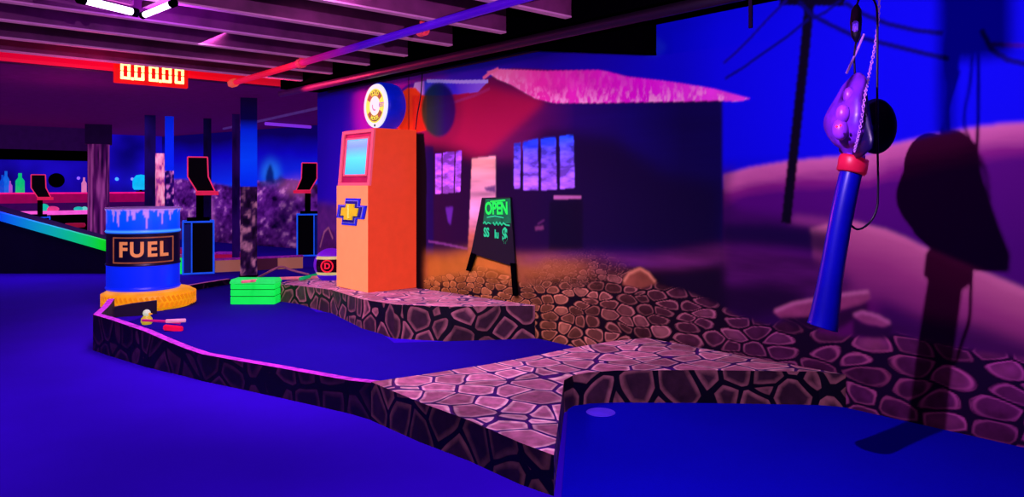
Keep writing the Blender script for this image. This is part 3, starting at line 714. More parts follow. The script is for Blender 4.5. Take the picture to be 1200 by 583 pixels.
barrel = thing('fuel_barrel', 'bright blue steel barrel lettered FUEL standing on the yellow tire', 'barrel', bl, view)
RB, HB = .352, .83
zs = np.linspace(0, HB, 140); seg = 160; rr = []
for z in zs:
    r = RB
    for zr in (.595, .26, .02, HB-.01): r += .011*math.exp(-((z-zr)/.011)**2)
    rr.append(r-.006)
A_ = np.arange(seg)*2*PI/seg
ver = [(r*math.cos(a), r*math.sin(a), z) for z, r in zip(zs, rr) for a in A_]
fac = [(j*seg+k, j*seg+(k+1)%seg, (j+1)*seg+(k+1)%seg, (j+1)*seg+k) for j in range(len(zs)-1) for k in range(seg)]
me = bpy.data.meshes.new('barrel_shell'); me.from_pydata(ver, [], fac)
zz = np.repeat(zs, seg); aa = np.tile(A_, len(zs))
aw = np.abs((aa+PI) % (2*PI)-PI)
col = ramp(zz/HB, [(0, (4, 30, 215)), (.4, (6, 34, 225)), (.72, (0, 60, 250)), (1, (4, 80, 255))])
drip = (noise2(aa*9+3, aa*0, 91, 2)**9)*1.1 + .01 + .022*noise2(aa*30, aa*0, 92, 1)
for (ac, ln, wd) in ((-.72, .2, .05), (.78, .13, .045), (.08, .21, .045), (.03, .1, .05), (-.9, .14, .05), (-.28, .12, .05), (.4, .09, .04)):
    drip = np.maximum(drip, ln*np.exp(-(((aa-ac+PI) % (2*PI)-PI)/wd)**2))
t = np.clip((zz-(HB-drip))/.02, 0, 1)[:, None]; col = col*(1-t*.62)+np.array(lin((205, 140, 190)))*t*.62
blk = ((zz > .255) & (zz < .585)); bt = blk.astype(float)[:, None]; col = col*(1-bt)+np.array(lin((8, 2, 26)))*bt
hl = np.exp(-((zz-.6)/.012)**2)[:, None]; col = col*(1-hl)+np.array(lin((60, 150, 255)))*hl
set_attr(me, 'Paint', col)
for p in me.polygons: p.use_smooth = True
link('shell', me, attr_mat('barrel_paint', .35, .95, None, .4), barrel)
bm = bmesh.new(); lathe(bm, [(.001, HB-.02),(RB-.03, HB-.02),(RB-.02, HB+.006),(RB+.004, HB+.008),(RB+.008, HB-.004)], 64); obj('lid', bm, paint('barrel_lid', (150, 110, 190), .5, .2), barrel, True)
def bend(bm, R, zc):                                 # lay flat lettering round the barrel
    for v in bm.verts:
        a = v.co.x/R; q = R+v.co.z; v.co = Vector((q*math.cos(a), q*math.sin(a), zc+v.co.y))
om = paint('peach_lettering', (255, 150, 96), .5, .6, var=.1)
cen = 0.06
tb = text_bm('FUEL', .205, .004, .032, 1.22)
bmesh.ops.transform(tb, matrix=Matrix.Diagonal((.94, 1, 1, 1)), verts=tb.verts)
bend(tb, RB-.004, .415); 
obj('lettering', tb, om, barrel)
tb = bmesh.new()
for x, y, w, h in ((.0,.125,.62,.012),(.0,-.125,.62,.012),(-.31,0,.012,.26),(.31,0,.012,.26)):
    n = max(1, int(w/.012))
    for i in range(n): box(tb, x-w/2+w*(i+.5)/n, y, .0, w/n+.0004, h, .006)
bend(tb, RB-.004, .415)
obj('label_frame', tb, paint('tan_frame', (190, 100, 70), .5, .4, var=.3), barrel)
# dark board lying in front of the tire
A, B = fl(126,373), fl(184,369); t = thing('dark_board', 'dark wooden board standing on edge in front of the yellow tire', 'board', A, math.atan2(B.y-A.y, B.x-A.x)); ln = (B-A).length
bm = bmesh.new(); extr(bm, [Vector((0,0,0)), Vector((ln,0,0)), Vector((ln,0,.135)), Vector((ln*.5,0,.12)), Vector((0,0,.09))], (0,.05,0)); obj('plank', bm, paint('dark_plum_wood', (24, 4, 40), .6), t)

# green crate
A, B = fl(271,357.5), fl(321.5,357.5); cw = (B-A).length; cd = .2
crate = thing('green_crate', 'fluorescent green slatted box with lid beside the cobbled platform', 'crate', A, math.atan2(B.y-A.y, B.x-A.x))
bm = bmesh.new(); box(bm, cw/2, cd/2, .105, cw-.012, cd, .2); 
bm.faces.ensure_lookup_table()
obj('crate_body', bm, M['crate_line'], crate)
for i, (z, h) in enumerate(((.045,.078),(.125,.062),(.19,.05))):
    bm = bmesh.new(); box(bm, cw/2, -.006, z, cw, .014, h, .003); box(bm, cw/2, cd+.006, z, cw, .014, h, .003); box(bm, -.001, cd/2, z, .014, cd, h, .003); box(bm, cw+.001, cd/2, z, .014, cd, h, .003)
    obj('slat', bm, M['crate_green'], crate)
bm = bmesh.new(); box(bm, cw/2, cd/2, .2325, cw+.025, cd+.025, .027, .004); box(bm, cw/2, cd/2, .255, cw+.01, cd+.01, .02, .004); obj('crate_lid', bm, paint('light_green_lid', (40, 250, 110), .5, .6), crate)

# poles and sticks beside the crate
def stick(name, label, cat, pts, r, mats, tipm=None):
    o = tubo(name, pts, r, mats); return tag(o, label, cat)
stick('bent_branch', 'thin bent tan branch arched on the carpet behind the green crate', 'branch', curve_pts([fl(296,329,.01), dp(313,320,8.75), dp(329,313,8.8), dp(342,317,8.85), fl(362,322,.21)], 5), .014, paint('tan_branch', (150, 84, 110), .6, .15))
ptm = paint('pink_pole_paint', (255, 120, 150), .5, .5, var=.3)
stick('pink_pole', 'long peach pink pole lying from green crate to the helmet', 'pole', [fl(284,330.5,.27), fl(330,326.5,.215), fl(374,325.0,.215)], .016, ptm)
stick('green_pole', 'short teal green pole lying against the striped helmet', 'pole', [fl(352,327,.225), fl(375,321.5,.225)], .02, paint('teal_paint', (10, 190, 110), .5, .45))

# helmet left of the pump
hp = Vector((-7.5, 3.93, .205))
hel = thing('striped_helmet', 'round purple and lime green toy helmet with red ring on the platform', 'helmet', hp, math.atan2(6.9, 3.6))
bm = bmesh.new(); bmesh.ops.create_uvsphere(bm, u_segments=32, v_segments=20, radius=.17)
for v in bm.verts:
    v.co.x *= 1.05; v.co.z = v.co.z*1.0+.17
    if v.co.z < .03: v.co.z = .03
obj('shell', bm, paint('violet_shell', (126, 22, 220), .35, .45), hel, True)
def hband(name, a0, a1, z0, z1, mat, r=.176):
    bm = bmesh.new(); n = 20; rows = []
    for j in range(7):
        z = z0+(z1-z0)*j/6; rad = math.sqrt(max(r*r-(z-.17)**2, 1e-4)); rows.append([bm.verts.new((rad*1.05*math.cos(a0+(a1-a0)*i/n), rad*math.sin(a0+(a1-a0)*i/n), z)) for i in range(n+1)])
    for a, b in zip(rows, rows[1:]):
        for i in range(n): bm.faces.new((a[i], a[i+1], b[i+1], b[i]))
    bmesh.ops.solidify(bm, geom=bm.faces[:], thickness=-.008)
    return obj(name, bm, mat, hel, True)
lime = paint('lime_trim', (120, 250, 20), .4, .55); pale = paint('pale_trim', (240, 220, 150), .4, .5)
hband('visor', -2.5, .4, .1, .235, paint('dark_plum_visor', (40, 0, 30), .2, .1), .178)
hband('brow_trim', -2.6, -.6, .235, .265, pale, .182); hband('brow_trim', -.7, .9, .19, .265, lime, .182)
hband('chin_trim', -2.6, -1.0, .07, .1, pale, .182); hband('side_trim', -.35, .9, .07, .2, lime, .182)
hband('jaw', -2.6, .9, .0, .07, paint('blue_violet_jaw', (80, 10, 230), .4, .45), .19)
# red ring with a letter D, facing the fairway
hr = bmesh.new(); ring_pts = [Vector((.06*math.cos(a), 0, .06*math.sin(a))) for a in [2*PI*k/24 for k in range(25)]]
tube(hr, ring_pts, .008, 6, False); bmesh.ops.transform(hr, matrix=Matrix.Translation((-.04, -.184, .168)) @ Matrix.Rotation(-.28, 4, 'Z'), verts=hr.verts)
redm = paint('red_ring', (255, 30, 60), .4, .7); obj('red_ring', hr, redm, hel)
tb = text_bm('D', .085, .003, .04); bmesh.ops.transform(tb, matrix=Matrix.Translation((-.04, -.187, .168)) @ Matrix.Rotation(-.28, 4, 'Z') @ Matrix.Rotation(PI/2, 4, 'X'), verts=tb.verts); obj('letter', tb, redm, hel)

hel.scale = (1.05, 1.05, 1.05)

# small putter heads and figurine by the kerb
q = fl(203, 389, .0)
put = thing('red_putter', 'red and pink putter lying on the green behind the winding kerb', 'putter', q, math.atan2(RT.y, RT.x))
bm = bmesh.new(); box(bm, 0, 0, .03, .16, .045, .045, .008, Matrix.Rotation(.1, 3, 'Y')); obj('putter_head', bm, paint('hot_red', (255, 10, 80), .4, .6), put)
tubo('shaft', [(.05,.02,.07),(-.1,.05,.08),(-.3,.07,.085)], .011, paint('magenta_shaft', (220, 20, 140), .4, .5), put)
tubo('grip', [(.10,.01,.095),(-.06,.0,.09)], .016, paint('pale_pink_grip', (250, 150, 200), .4, .6), put)
q = fl(172, 381, .0)
fig = thing('duck_figurine', 'tiny white and yellow duck figurine beside the red putter', 'figurine', q+Vector((0,0,.0)), math.atan2(RT.y, RT.x))
bm = bmesh.new(); lathe(bm, [(.001,0),(.035,.0),(.05,.03),(.045,.06),(.025,.085),(.02,.09)], 16); obj('body', bm, paint('warm_yellow', (245, 215, 60), .4, .4), fig, True)
bm = bmesh.new(); bmesh.ops.create_uvsphere(bm, u_segments=16, v_segments=12, radius=.033); bmesh.ops.translate(bm, vec=(0,0,.105), verts=bm.verts); obj('head', bm, paint('cream_white', (240,250,220), .4, .5), fig, True)
bm = bmesh.new(); bmesh.ops.create_cone(bm, cap_ends=True, segments=8, radius1=.014, radius2=.002, depth=.03); bmesh.ops.rotate(bm, cent=(0,0,0), matrix=Matrix.Rotation(PI/2, 3, 'Y'), verts=bm.verts); bmesh.ops.translate(bm, vec=(.042,-.01,.1), verts=bm.verts); obj('beak', bm, M['amber'], fig)

# OPEN board leaning flat against the mural
yb = 4.155
def wq(pts, y=yb): return [aty(px, py, y) for px, py in pts]
sign = thing('open_board', 'black chalkboard stand lettered OPEN in glowing green against the mural', 'sign', aty(580, 345, yb))
so = sign.location.copy()
def rel(pts): return [p-so for p in pts]
bm = bmesh.new(); extr(bm, rel(wq([(566,232),(599,231),(604,300),(605,313),(553,297)])), (0,-.012,0)); obj('board', bm, paint('chalkboard', (12, 6, 26), .6), sign)
bm = bmesh.new(); extr(bm, rel(wq([(553,296),(559,298),(552,318),(547,317)])), (0,-.012,0)); obj('leg', bm, M['black'], sign)
bm = bmesh.new(); extr(bm, rel(wq([(599,308),(605,309),(607,347),(602,347)])), (0,-.012,0)); obj('leg', bm, M['black'], sign)
gtint = paint('green_tint', (4, 92, 62), .6, .9, var=.4, scale=14); ggl = paint('glowing_green', (30, 255, 90), .5, .75)
bm = bmesh.new(); extr(bm, rel(wq([(569,233.5),(598,232.5),(599,262),(566,263)], yb-.013)), (0,-.001,0)); obj('tinted_panel', bm, gtint, sign)
def sign_text(s, px, py, size, sx=1.0, mat=ggl, tilt=.0):
    tb = text_bm(s, size, .001, .035); p = aty(px, py, yb-.017)-so
    bmesh.ops.transform(tb, matrix=Matrix.Translation(p) @ Matrix.Rotation(PI/2, 4, 'X') @ Matrix.Rotation(tilt, 4, 'Z') @ Matrix.Diagonal((sx, 1, 1, 1)), verts=tb.verts)
    return obj('lettering', tb, mat, sign)
sign_text('OPEN', 581.5, 245, .145, .80, ggl, .03)
g2 = paint('mint_lettering', (40, 220, 150), .5, .6)
sign_text('SS', 570, 273, .11, .75, g2); sign_text('lu', 582, 275, .10, .8, g2); sign_text('$', 591.5, 276, .16, .8, g2)
def stroke(pts, r, mat):
    tubo('chalk_stroke', [p-so for p in wq(pts, yb-.016)], r, mat, sign, 6)
stroke([(571,255),(580,253.5),(590,255.5)], .006, g2); stroke([(575,236.5),(592,235)], .008, ggl)
stroke(curve_pts([(566.5,262,0),(568,259,0),(570,263,0),(572,260,0),(575,263,0)], 4) and [(566.5,262),(568,260),(570,263),(572,261),(575,262.5)], .006, g2)
stroke([(578,261),(580,264),(582,260.5),(584,264),(586,261),(588,264),(590,261.5),(593,264),(597,264.5)], .007, g2)

# ------------------------------------------------------------------ pipes, conduit and cables under the ceiling
red_lit_pipe = grad_mat('pipe_paint', (255, 20, 60), (70, 0, 190), 'X', -6.6, -5.2, .55)  # red and violet light on the pipe put into its glowing colour
pp = tubo('ceiling_pipe', [(-8.07,3.06,2.365), (-6,3.02,2.365), (-3,2.96,2.365), (.5,2.9,2.365)], .03, red_lit_pipe, None, 12)
tag(pp, 'long ceiling pipe lit red at its far end and violet nearer', 'pipe')
for x in (-6.35, -4.42):
    bm = bmesh.new(); lathe(bm, [(.032,-.03),(.045,-.03),(.045,.03),(.032,.03)], 16, 'Y')
    bmesh.ops.transform(bm, matrix=Matrix.Translation((x, 3.03, 2.365)) @ Matrix.Rotation(PI/2, 4, 'Z'), verts=bm.verts)
    box(bm, x, 3.03, 2.41, .02, .03, .03); obj('clamp', bm, paint('red_clamp', (255, 60, 90), .4, .3), pp)
bm = bmesh.new(); tube(bm, [(-8.12,3.06,2.365),(-7.98,3.06,2.365)], .045, 6); obj('end_nut', bm, paint('hot_nut', (255, 90, 70), .4, .6), pp)
wp = tubo('wall_pipe', [(-8.4,3.75,2.332), (-6,3.75,2.332), (-3,3.75,2.332), (.5,3.75,2.332)], .036, grad_mat('wall_pipe_paint', (70, 6, 70), (16, 0, 20), 'X', -7.6, -4.4, .3), None, 12)  # purple-red light at the left end put into the colour, fading rightwards
tag(wp, 'dark magenta pipe running along the top of the mural wall', 'pipe')
cd_ = tubo('conduit', [aty(385,108,4.14), aty(500,85,4.14), aty(625,60,4.14), aty(700,46,4.14)], .012, M['cable'])
tag(cd_, 'thin black conduit along the top of the mural', 'conduit')
tag(tubo('hanging_wire', [aty(479,89,4.13), aty(479,120,4.13), aty(479,152,4.13)], .004, M['cable']), 'thin black wire hanging straight down beside the round sign', 'wire')
tag(tubo('hanging_wire', curve_pts([aty(495,86,4.12), aty(493,112,4.12), aty(489,135,4.12), aty(487,152,4.12)]), .006, M['cable']), 'slightly curved black wire dropping behind the top of the orange pump', 'wire')
# black wedge under the bulkhead, added where only shade falls
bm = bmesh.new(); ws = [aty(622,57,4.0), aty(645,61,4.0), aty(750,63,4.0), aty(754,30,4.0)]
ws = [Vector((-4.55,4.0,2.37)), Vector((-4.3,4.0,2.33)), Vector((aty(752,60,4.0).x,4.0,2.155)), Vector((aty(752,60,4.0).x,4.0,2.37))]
extr(bm, ws, (0,.16,0)); dk = obj('shade_wedge', bm, M['black']); tag(dk, 'black wedge standing in for shade under the ceiling above the pink painted roof', 'shade wedge')

tag(tubo('conduit', [fl(372,127,2.4), fl(318,139,2.4), fl(262,151,2.4)], .022, paint('lilac_conduit', (110, 60, 170), .5, .35)), 'thin lilac conduit crossing the low dark ceiling beyond the blue column', 'conduit')
tag(tubo('strip_lamp', [fl(311,145,2.38), fl(364,149,2.38)], .03, grad_mat('strip_violet', (110, 30, 190), (150, 60, 255), 'X', -14, -12, .9)), 'violet strip lamp under the low ceiling right of the blue column', 'lamp')
# digital clock with five zeros
clk = thing('digital_timer', 'glowing digital timer reading 0.00.00 hung on the red header beam', 'clock', (-8.24, 2.285, 2.408), 0)
bxo('housing', (0, 0, 0), (.05, .71, .245), paint('red_housing', (255, 16, 10), .4, .75), clk, .006)
dm, nt, b = new_mat('lit_digits'); b.inputs['Emission Color'].default_value = (*lin((255, 246, 130)), 1); b.inputs['Emission Strength'].default_value = 1.7
def zero_bm(cy):
    bm = bmesh.new(); w, h, t = .092, .165, .027; x = .03
    for (y0, z0, sy, sz) in ((0, h/2-t/2, w, t), (0, -h/2+t/2, w, t), (-w/2+t/2, h/4, t, h/2-.008), (w/2-t/2, h/4, t, h/2-.008), (-w/2+t/2, -h/4, t, h/2-.008), (w/2-t/2, -h/4, t, h/2-.008)):
        box(bm, x, cy+y0, z0, .012, sy, sz, .003)
    return bm
for cy in (-.255, -.125, .01, .14, .265): obj('digit', zero_bm(cy), dm, clk)
for cy in (-.19, .075): bxo('point', (.03, cy, -.072), (.012, .026, .028), dm, clk)

# ------------------------------------------------------------------ lamps
def lamp_tube(name, label, p0, p1, r):
    p0, p1 = Vector(p0), Vector(p1); t = thing(name, label, 'lamp', (p0+p1)/2); q0, q1 = p0-t.location, p1-t.location
    m = bpy.data.materials.get('lamp_tube_white')
    if not m:
        m, nt, b = new_mat('lamp_tube_white'); b.inputs['Emission Color'].default_value = (.85, .55, 1, 1); b.inputs['Emission Strength'].default_value = 7
    tubo('bulb', [q0, q1], r, m, t, 12)
    d = (q1-q0).normalized(); tubo('socket', [q0-d*.04, q0], r*1.3, M['black'], t, 12); tubo('socket', [q1, q1+d*.04], r*1.3, M['black'], t, 12)
    bm = bmesh.new(); tube(bm, [q0+Vector((0,0,.06)), q1+Vector((0,0,.06))], .03, 4); obj('holder', bm, M['joist'], t)
lamp_tube('tube_lamp', 'short white-violet tube lamp pointing along the joists at the top left edge', (-5.16,1.31,2.36), (-5.03,1.02,2.36), .022)
lamp_tube('tube_lamp', 'short white-violet tube lamp crossing toward the right near the top edge', (-5.19,1.40,2.36), (-4.78,1.44,2.36), .019)

def light(name, kind, loc, power, col, size=.1, target=None, **kw):
    d = bpy.data.lights.new(name, kind); d.energy = power; d.color = col
    if kind == 'AREA': d.shape = 'RECTANGLE'; d.size = size; d.size_y = kw.get('size_y', size); d.spread = kw.get('spread', PI)
    elif kind != 'SUN': d.shadow_soft_size = size
    if kind == 'SPOT': d.spot_size = kw.get('angle', 1.0); d.spot_blend = kw.get('blend', .4)
    o = bpy.data.objects.new(name, d); C.objects.link(o); o.location = loc
    if target is not None: o.rotation_euler = (Vector(target)-Vector(loc)).to_track_quat('-Z', 'Y').to_euler()
    return o
LK = Vector((-1.45, 1.9, 1.97))
light('key_lamp', 'POINT', LK, 175, (.78, .46, 1.0), .013)
light('mid_fill', 'AREA', (-4.1, 1.7, 2.32), 46, (.90, .52, .95), .5, (-4.9, 3.4, 0), size_y=.9, spread=1.9)  # added overhead area light out of view, no fixture
light('back_fill', 'AREA', (-6.4, 1.9, 2.32), 40, (.95, .48, .95), .5, (-6.6, 3.2, 0), size_y=.9, spread=2.2)  # second added overhead area light, also without a fixture
light('left_lamp', 'AREA', (-4.2, -.9, 2.36), 38, (.75, .35, .95), .6, (-5.4, -.1, 0), size_y=1.6, spread=1.75)
light('front_lamp', 'AREA', (-1.9, -.6, 2.36), 8, (.5, .4, 1.0), .6, (-2.1, .2, 0), size_y=1.2, spread=1.3)
light('red_spot', 'SPOT', (-8.15, 3.2, 2.3), 170, (1.0, .03, .12), .04, (-5.9, 4.25, 1.95), angle=1.15, blend=.6)
light('blue_wash', 'SPOT', (-8.0, 1.0, 2.2), 110, (.12, .08, 1.0), .2, (-8.0, 4.2, 1.4), angle=1.2, blend=.8)
light('far_wash', 'AREA', (-12.5, 2.5, 2.4), 90, (.6, .2, 1.0), 2.0, (-12.5, 2.6, 0), size_y=3)
light('ceiling_glow', 'POINT', (-5.1, 1.5, 2.3), 16, (.42, .03, 1.0), .08)
light('ceiling_red', 'POINT', (-7.4, 1.6, 2.1), 9, (1.0, .05, .22), .15)
light('low_ceiling_red', 'POINT', (-9.6, 1.8, 1.7), 9, (1.0, .05, .35), .1)  # added red light without a fixture, brightens the low ceiling

# ------------------------------------------------------------------ columns
def painted_column(name, label, loc, w, h, colors, round_=False, glow=.5, seed=1):
    """column whose faces carry bands of paint: colors(z, u) -> rgb"""
    t = thing(name, label, 'column', loc, math.atan2(loc[1], loc[0])+PI/4*0)
    n = 48; nz = 120; zs = np.linspace(0, h, nz)
    if round_: ring = [(w/2*math.cos(2*PI*k/n), w/2*math.sin(2*PI*k/n)) for k in range(n)]
    else:
        ring = []; q = n//4
        for (x0, y0, x1, y1) in ((1,-1,1,1),(1,1,-1,1),(-1,1,-1,-1),(-1,-1,1,-1)):
            ring += [((x0+(x1-x0)*i/q)*w/2, (y0+(y1-y0)*i/q)*w/2) for i in range(q)]
    ver = [(x, y, z) for z in zs for x, y in ring]
    fac = [(j*n+k, j*n+(k+1)%n, (j+1)*n+(k+1)%n, (j+1)*n+k) for j in range(nz-1) for k in range(n)]
    me = bpy.data.meshes.new('column'); me.from_pydata(ver, [], fac)
    Zc = np.repeat(zs, n); U = np.tile(np.arange(n)/n, nz)
    c = colors(Zc, U); set_attr(me, 'Paint', c)
    if round_:
        for p in me.polygons: p.use_smooth = True
    link('shaft', me, attr_mat(name+'_paint', .6, glow), t)
    return t
def at_depth(px, d, z=0): v = dp(px, 218, d); return Vector((v.x, v.y, z))
def blue_rock(Zc, U):
    n = noise2(U*14, Zc*9, 101, 3); n2_ = noise2(U*5, Zc*22, 102, 3)
    top = ramp(Zc, [(1.2, (0, 30, 235)), (1.6, (0, 60, 250)), (2.0, (0, 30, 210)), (2.15, (4, 0, 60)), (2.4, (8, 0, 40))])*(.75+.5*n2_*np.clip(np.cos(U*2*PI*1-.3), .4, 1))[:, None]
    rk_ = ramp(n, [(.3, (10, 0, 26)), (.55, (46, 12, 66)), (.75, (170, 100, 140))])*.7
    t = (Zc < 1.25).astype(float)[:, None]; return top*(1-t)+rk_*t
c2 = painted_column('blue_column', 'square column, upper half bright blue, lower half dark painted rock', at_depth(291.5, 10.15), .215, 2.44, blue_rock, glow=1.0)
bxo('socket_block', (0,0,.02), (.24,.24,.04), M['black'], c2)
def woody(Zc, U):
    n = noise2(U*40, Zc*1.6, 111, 3); return ramp(n, [(.25, (34, 4, 60)), (.5, (104, 20, 110)), (.75, (190, 80, 170))])
c1 = painted_column('wood_column', 'round column painted as purple wood grain beyond the green ramp', at_depth(115.5, 14.6), .38, 2.06, woody, True, .38)
bxo('capital', (0,0,2.25), (.46,.46,.38), paint('capital_dark', (50, 6, 80), .7, .1), c1)
painted_column('dark_column', 'narrow dark blue column behind the barrel', at_depth(176, 12.6), .17, 2.44, lambda z, u: ramp(noise2(u*6, z*3, 7), [(.2, (8, 0, 50)), (.8, (24, 6, 90))]), glow=.3)
painted_column('pale_column', 'narrow pale pink mottled column behind the barrel', at_depth(187.5, 12.2), .135, 1.78, lambda z, u: ramp(noise2(u*14, z*9, 8, 3), [(.3, (150, 50, 130)), (.5, (235, 130, 160)), (.7, (255, 180, 190))]), glow=.62)
def banded(z, u):
    n = noise2(u*10, z*12, 9, 2); rk_ = ramp(n, [(.35, (20, 0, 70)), (.55, (50, 8, 110)), (.7, (220, 120, 200))])
    t = (z > 1.5).astype(float)[:, None]; return rk_*(1-t)+np.array(lin((0, 40, 235)))*t
painted_column('banded_column', 'narrow column with blue top above mottled purple bands behind the barrel', at_depth(198.5, 12.8), .14, 2.44, banded, glow=.55)
painted_column('thin_post', 'thin dark post behind the first neon kiosk', at_depth(243, 13.2), .13, 2.44, lambda z, u: ramp(noise2(u*6, z*3, 7), [(.2, (6, 0, 40)), (.8, (16, 2, 70))]), glow=.3)
painted_column('thin_post', 'thin dark post left of the blue and rock column', at_depth(276.5, 12.4), .12, 2.44, lambda z, u: ramp(noise2(u*6, z*3, 7), [(.2, (20, 0, 60)), (.8, (50, 10, 110))]), glow=.3)
# dark downstand over the counter
bxo('trim_30', (-17.6, -.6, 2.2), (.3, 9, .5), paint('downstand', (60, 10, 96), .7, .25))['kind'] = 'structure'
bxo('trim_31', (-17.55, -.6, 1.87), (.34, 9, .2), M['black'])['kind'] = 'structure'

# ------------------------------------------------------------------ neon edged score kiosks
def kiosk(label, px, d, group=None, mirror=1, s=1.0):
    p = at_depth(px, d); v = Vector((p.x, p.y, 0)).normalized(); t = thing('score_kiosk', label, 'kiosk', p, math.atan2(-v.x, v.y))
    w, dpt, h = .40*s, .36*s, .74*s
    bxo('cabinet', (0,0,h/2), (w, dpt, h), M['black_gloss'], t, .004)
    bm = bmesh.new(); e = .024*s
    for sx_ in (-1, 1):
        for sy in (-1, 1): box(bm, sx_*(w/2), sy*dpt/2, h/2, e, e, h)
    for z in (e/2, h):
        for sy in (-1, 1): box(bm, 0, sy*dpt/2, z, w+e, e, e)
        for sx_ in (-1, 1): box(bm, sx_*w/2, 0, z, e, dpt, e)
    box(bm, -w*.22*mirror, -dpt/2-.002, h/2, e*.8, .01, h)
    obj('neon_edge', bm, M['neon_blue'], t)
    bxo('side_panel', (-w*.36*mirror, -dpt/2-.003, h/2), (w*.2, .008, h*.92), paint('navy_side', (4, 20, 130), .4, .4), t)
    bxo('top_tray', (0,0,h+.03), (w*.75, dpt*.7, .05), M['black'], t)
    bxo('post', (.02*mirror,.0,h+.22), (.10*s,.08,.42), M['black'], t)
    m = mirror; pr = [(-.14,1.66),(.12,1.66),(.13,1.38),(.22,1.17),(-.02,1.17),(-.14,1.38)]
    pr = [(x*m*s, z*s) for x, z in pr]
    bm = bmesh.new(); extr(bm, [Vector((x, -.09, z)) for x, z in pr], (0,.2,0)); obj('screen_hood', bm, M['black_gloss'], t)
    bm = bmesh.new()
    loop = [Vector((x, -.1, z)) for x, z in pr]; loop.append(loop[0])
    for a, b in zip(loop, loop[1:]): tube(bm, [a, b], .009, 6)
    obj('hood_outline', bm, M['neon_pink'], t)
    bxo('shelf', (.115*m*s, -.1, 1.145*s), (.30*s, .26, .055), paint('pink_shelf', (255, 30, 90), .4, .6), t)
    return t
kiosk('first score kiosk right of the barrel, blue neon edges and red-pink shelf', 232.5, 10.7, 'score kiosks')
kiosk('score kiosk partly hidden behind the left end of the mural wall', 362, 13.4, 'score kiosks', -1)
kiosk('small distant score kiosk in front of the glowing pink counter', 45.5, 14.2, 'score kiosks', 1, .88)

# small green box behind barrel
gp = fl(209.5, 322); g = thing('green_box', 'small fluorescent green box with pinkish lid between barrel and kiosk', 'box', gp+FW*.12, math.atan2(RT.y, RT.x))
bxo('box_body', (0,0,.115), (.13,.13,.23), M['crate_green'], g, .005); bxo('box_lid', (0,0,.25), (.14,.14,.04), paint('pink_grey_lid', (160, 90, 150), .5, .3), g)

# sloping ramp at the left edge
ramp_d = 10.6
A = dp(-90, 232, ramp_d); B = dp(127, 293, ramp_d); A0 = Vector((A.x, A.y, 0)); B0 = Vector((B.x, B.y, 0)); un = (B0-A0).normalized()
rp = thing('sloping_ramp', 'sloping ramp wall with glowing blue to green top rail at the left edge', 'ramp', A0, math.atan2(un.y, un.x)); ln = (B0-A0).length
zA, zB = dp(-90, 232, ramp_d).z, dp(127, 294, ramp_d).z
bm = bmesh.new(); extr(bm, [Vector((0,0,0)), Vector((ln+.02,0,0)), Vector((ln+.02,0,zB)), Vector((0,0,zA))], (0,.9,0)); obj('skirt', bm, paint('dark_skirt', (14, 4, 48), .7, .05), rp)
bm = bmesh.new(); th0, th1 = .10, .15
extr(bm, [Vector((0,-.03,zA-.01)), Vector((ln+.03,-.03,zB-.02)), Vector((ln+.03,-.03,zB+th1-.02)), Vector((0,-.03,zA+th0-.01))], (0,.07,0)); obj('glowing_rail', bm, grad_mat('rail_paint', (6, 60, 250), (10, 235, 40), 'X', ln*.40, ln*.97, .75), rp)

# ------------------------------------------------------------------ the far counter with its bits and pieces
ctr = thing('bar_counter', 'long glowing pink counter with two shelves along the far blue wall', 'counter', (-17.9, -.4, 0))
pkm = paint('hot_pink_edge', (255, 20, 140), .5, .95); mg = paint('deep_magenta', (160, 0, 90), .5, .7)
bxo('counter_body', (-.2, 0, .33), (.5, 11, .66), M['black'], ctr)
bxo('counter_top', (-.1, 0, .70), (.8, 11.2, .05), mg, ctr); bxo('glowing_edge', (.32, 0, .70), (.03, 11.2, .085), paint('pale_pink_edge', (255, 90, 220), .5, .95), ctr)
bxo('back_shelf', (-.55, 0, 1.00), (.5, 11.2, .22), mg, ctr); bxo('shelf_edge', (-.28, 0, 1.095), (.03, 11.2, .03), pkm, ctr); bxo('back_panel', (-.42, 0, .8), (.2, 11.2, .2), paint('violet_panel', (70, 0, 110), .5, .4), ctr)
def onx(px, X, z): v = atx(px, 218, X); return Vector((v.x, v.y, z))
def bottle(px, col, h, w, label, X=-18.3, z=1.112, lean=0):
    p = onx(px, X, z); t = bpy.data.objects.new('x', None); bpy.data.objects.remove(t)
    bm = bmesh.new(); lathe(bm, [(.001,0),(w,0),(w,h*.6),(w*.4,h*.78),(w*.4,h),(.001,h)], 14); o = obj('bottle', bm, paint('bottle_'+str(px), col, .3, .75), None, True); o.location = p
    return tag(o, label, 'bottle', 'bottles on the far counter')
bottle(3, (10, 80, 230), .36, .05, 'blue bottle at the far left end of the counter'); bottle(7, (20, 110, 245), .44, .06, 'tall light blue bottle, second from the left on the counter')
bottle(11.5, (190, 80, 220), .24, .045, 'short pinkish bottle on the far counter'); bottle(23.5, (10, 210, 130), .40, .08, 'bright green bottle on the far counter')
bottle(98.5, (240, 130, 200), .32, .05, 'pale pink bottle standing beside the wood grain column')
def lump(px, X, z, col, sx_, sz, label, name='plush_toy', cat='toy'):
    bm = bmesh.new(); bmesh.ops.create_uvsphere(bm, u_segments=14, v_segments=10, radius=1)
    for v in bm.verts: v.co = Vector((v.co.x*sx_*.7, v.co.y*sx_, max(v.co.z, -.75)*sz+sz*.75))
    o = obj(name, bm, paint('lump_%d' % px, col, .4, .7), None, True); o.location = onx(px, X, z); return tag(o, label, cat, 'small things on the far counter')
lump(51, -17.75, .727, (20, 220, 190), .10, .09, 'turquoise rounded cushion on the lower pink counter')
lump(61, -17.75, .727, (255, 60, 150), .13, .06, 'pink rounded cushion on the lower counter beside the turquoise one')
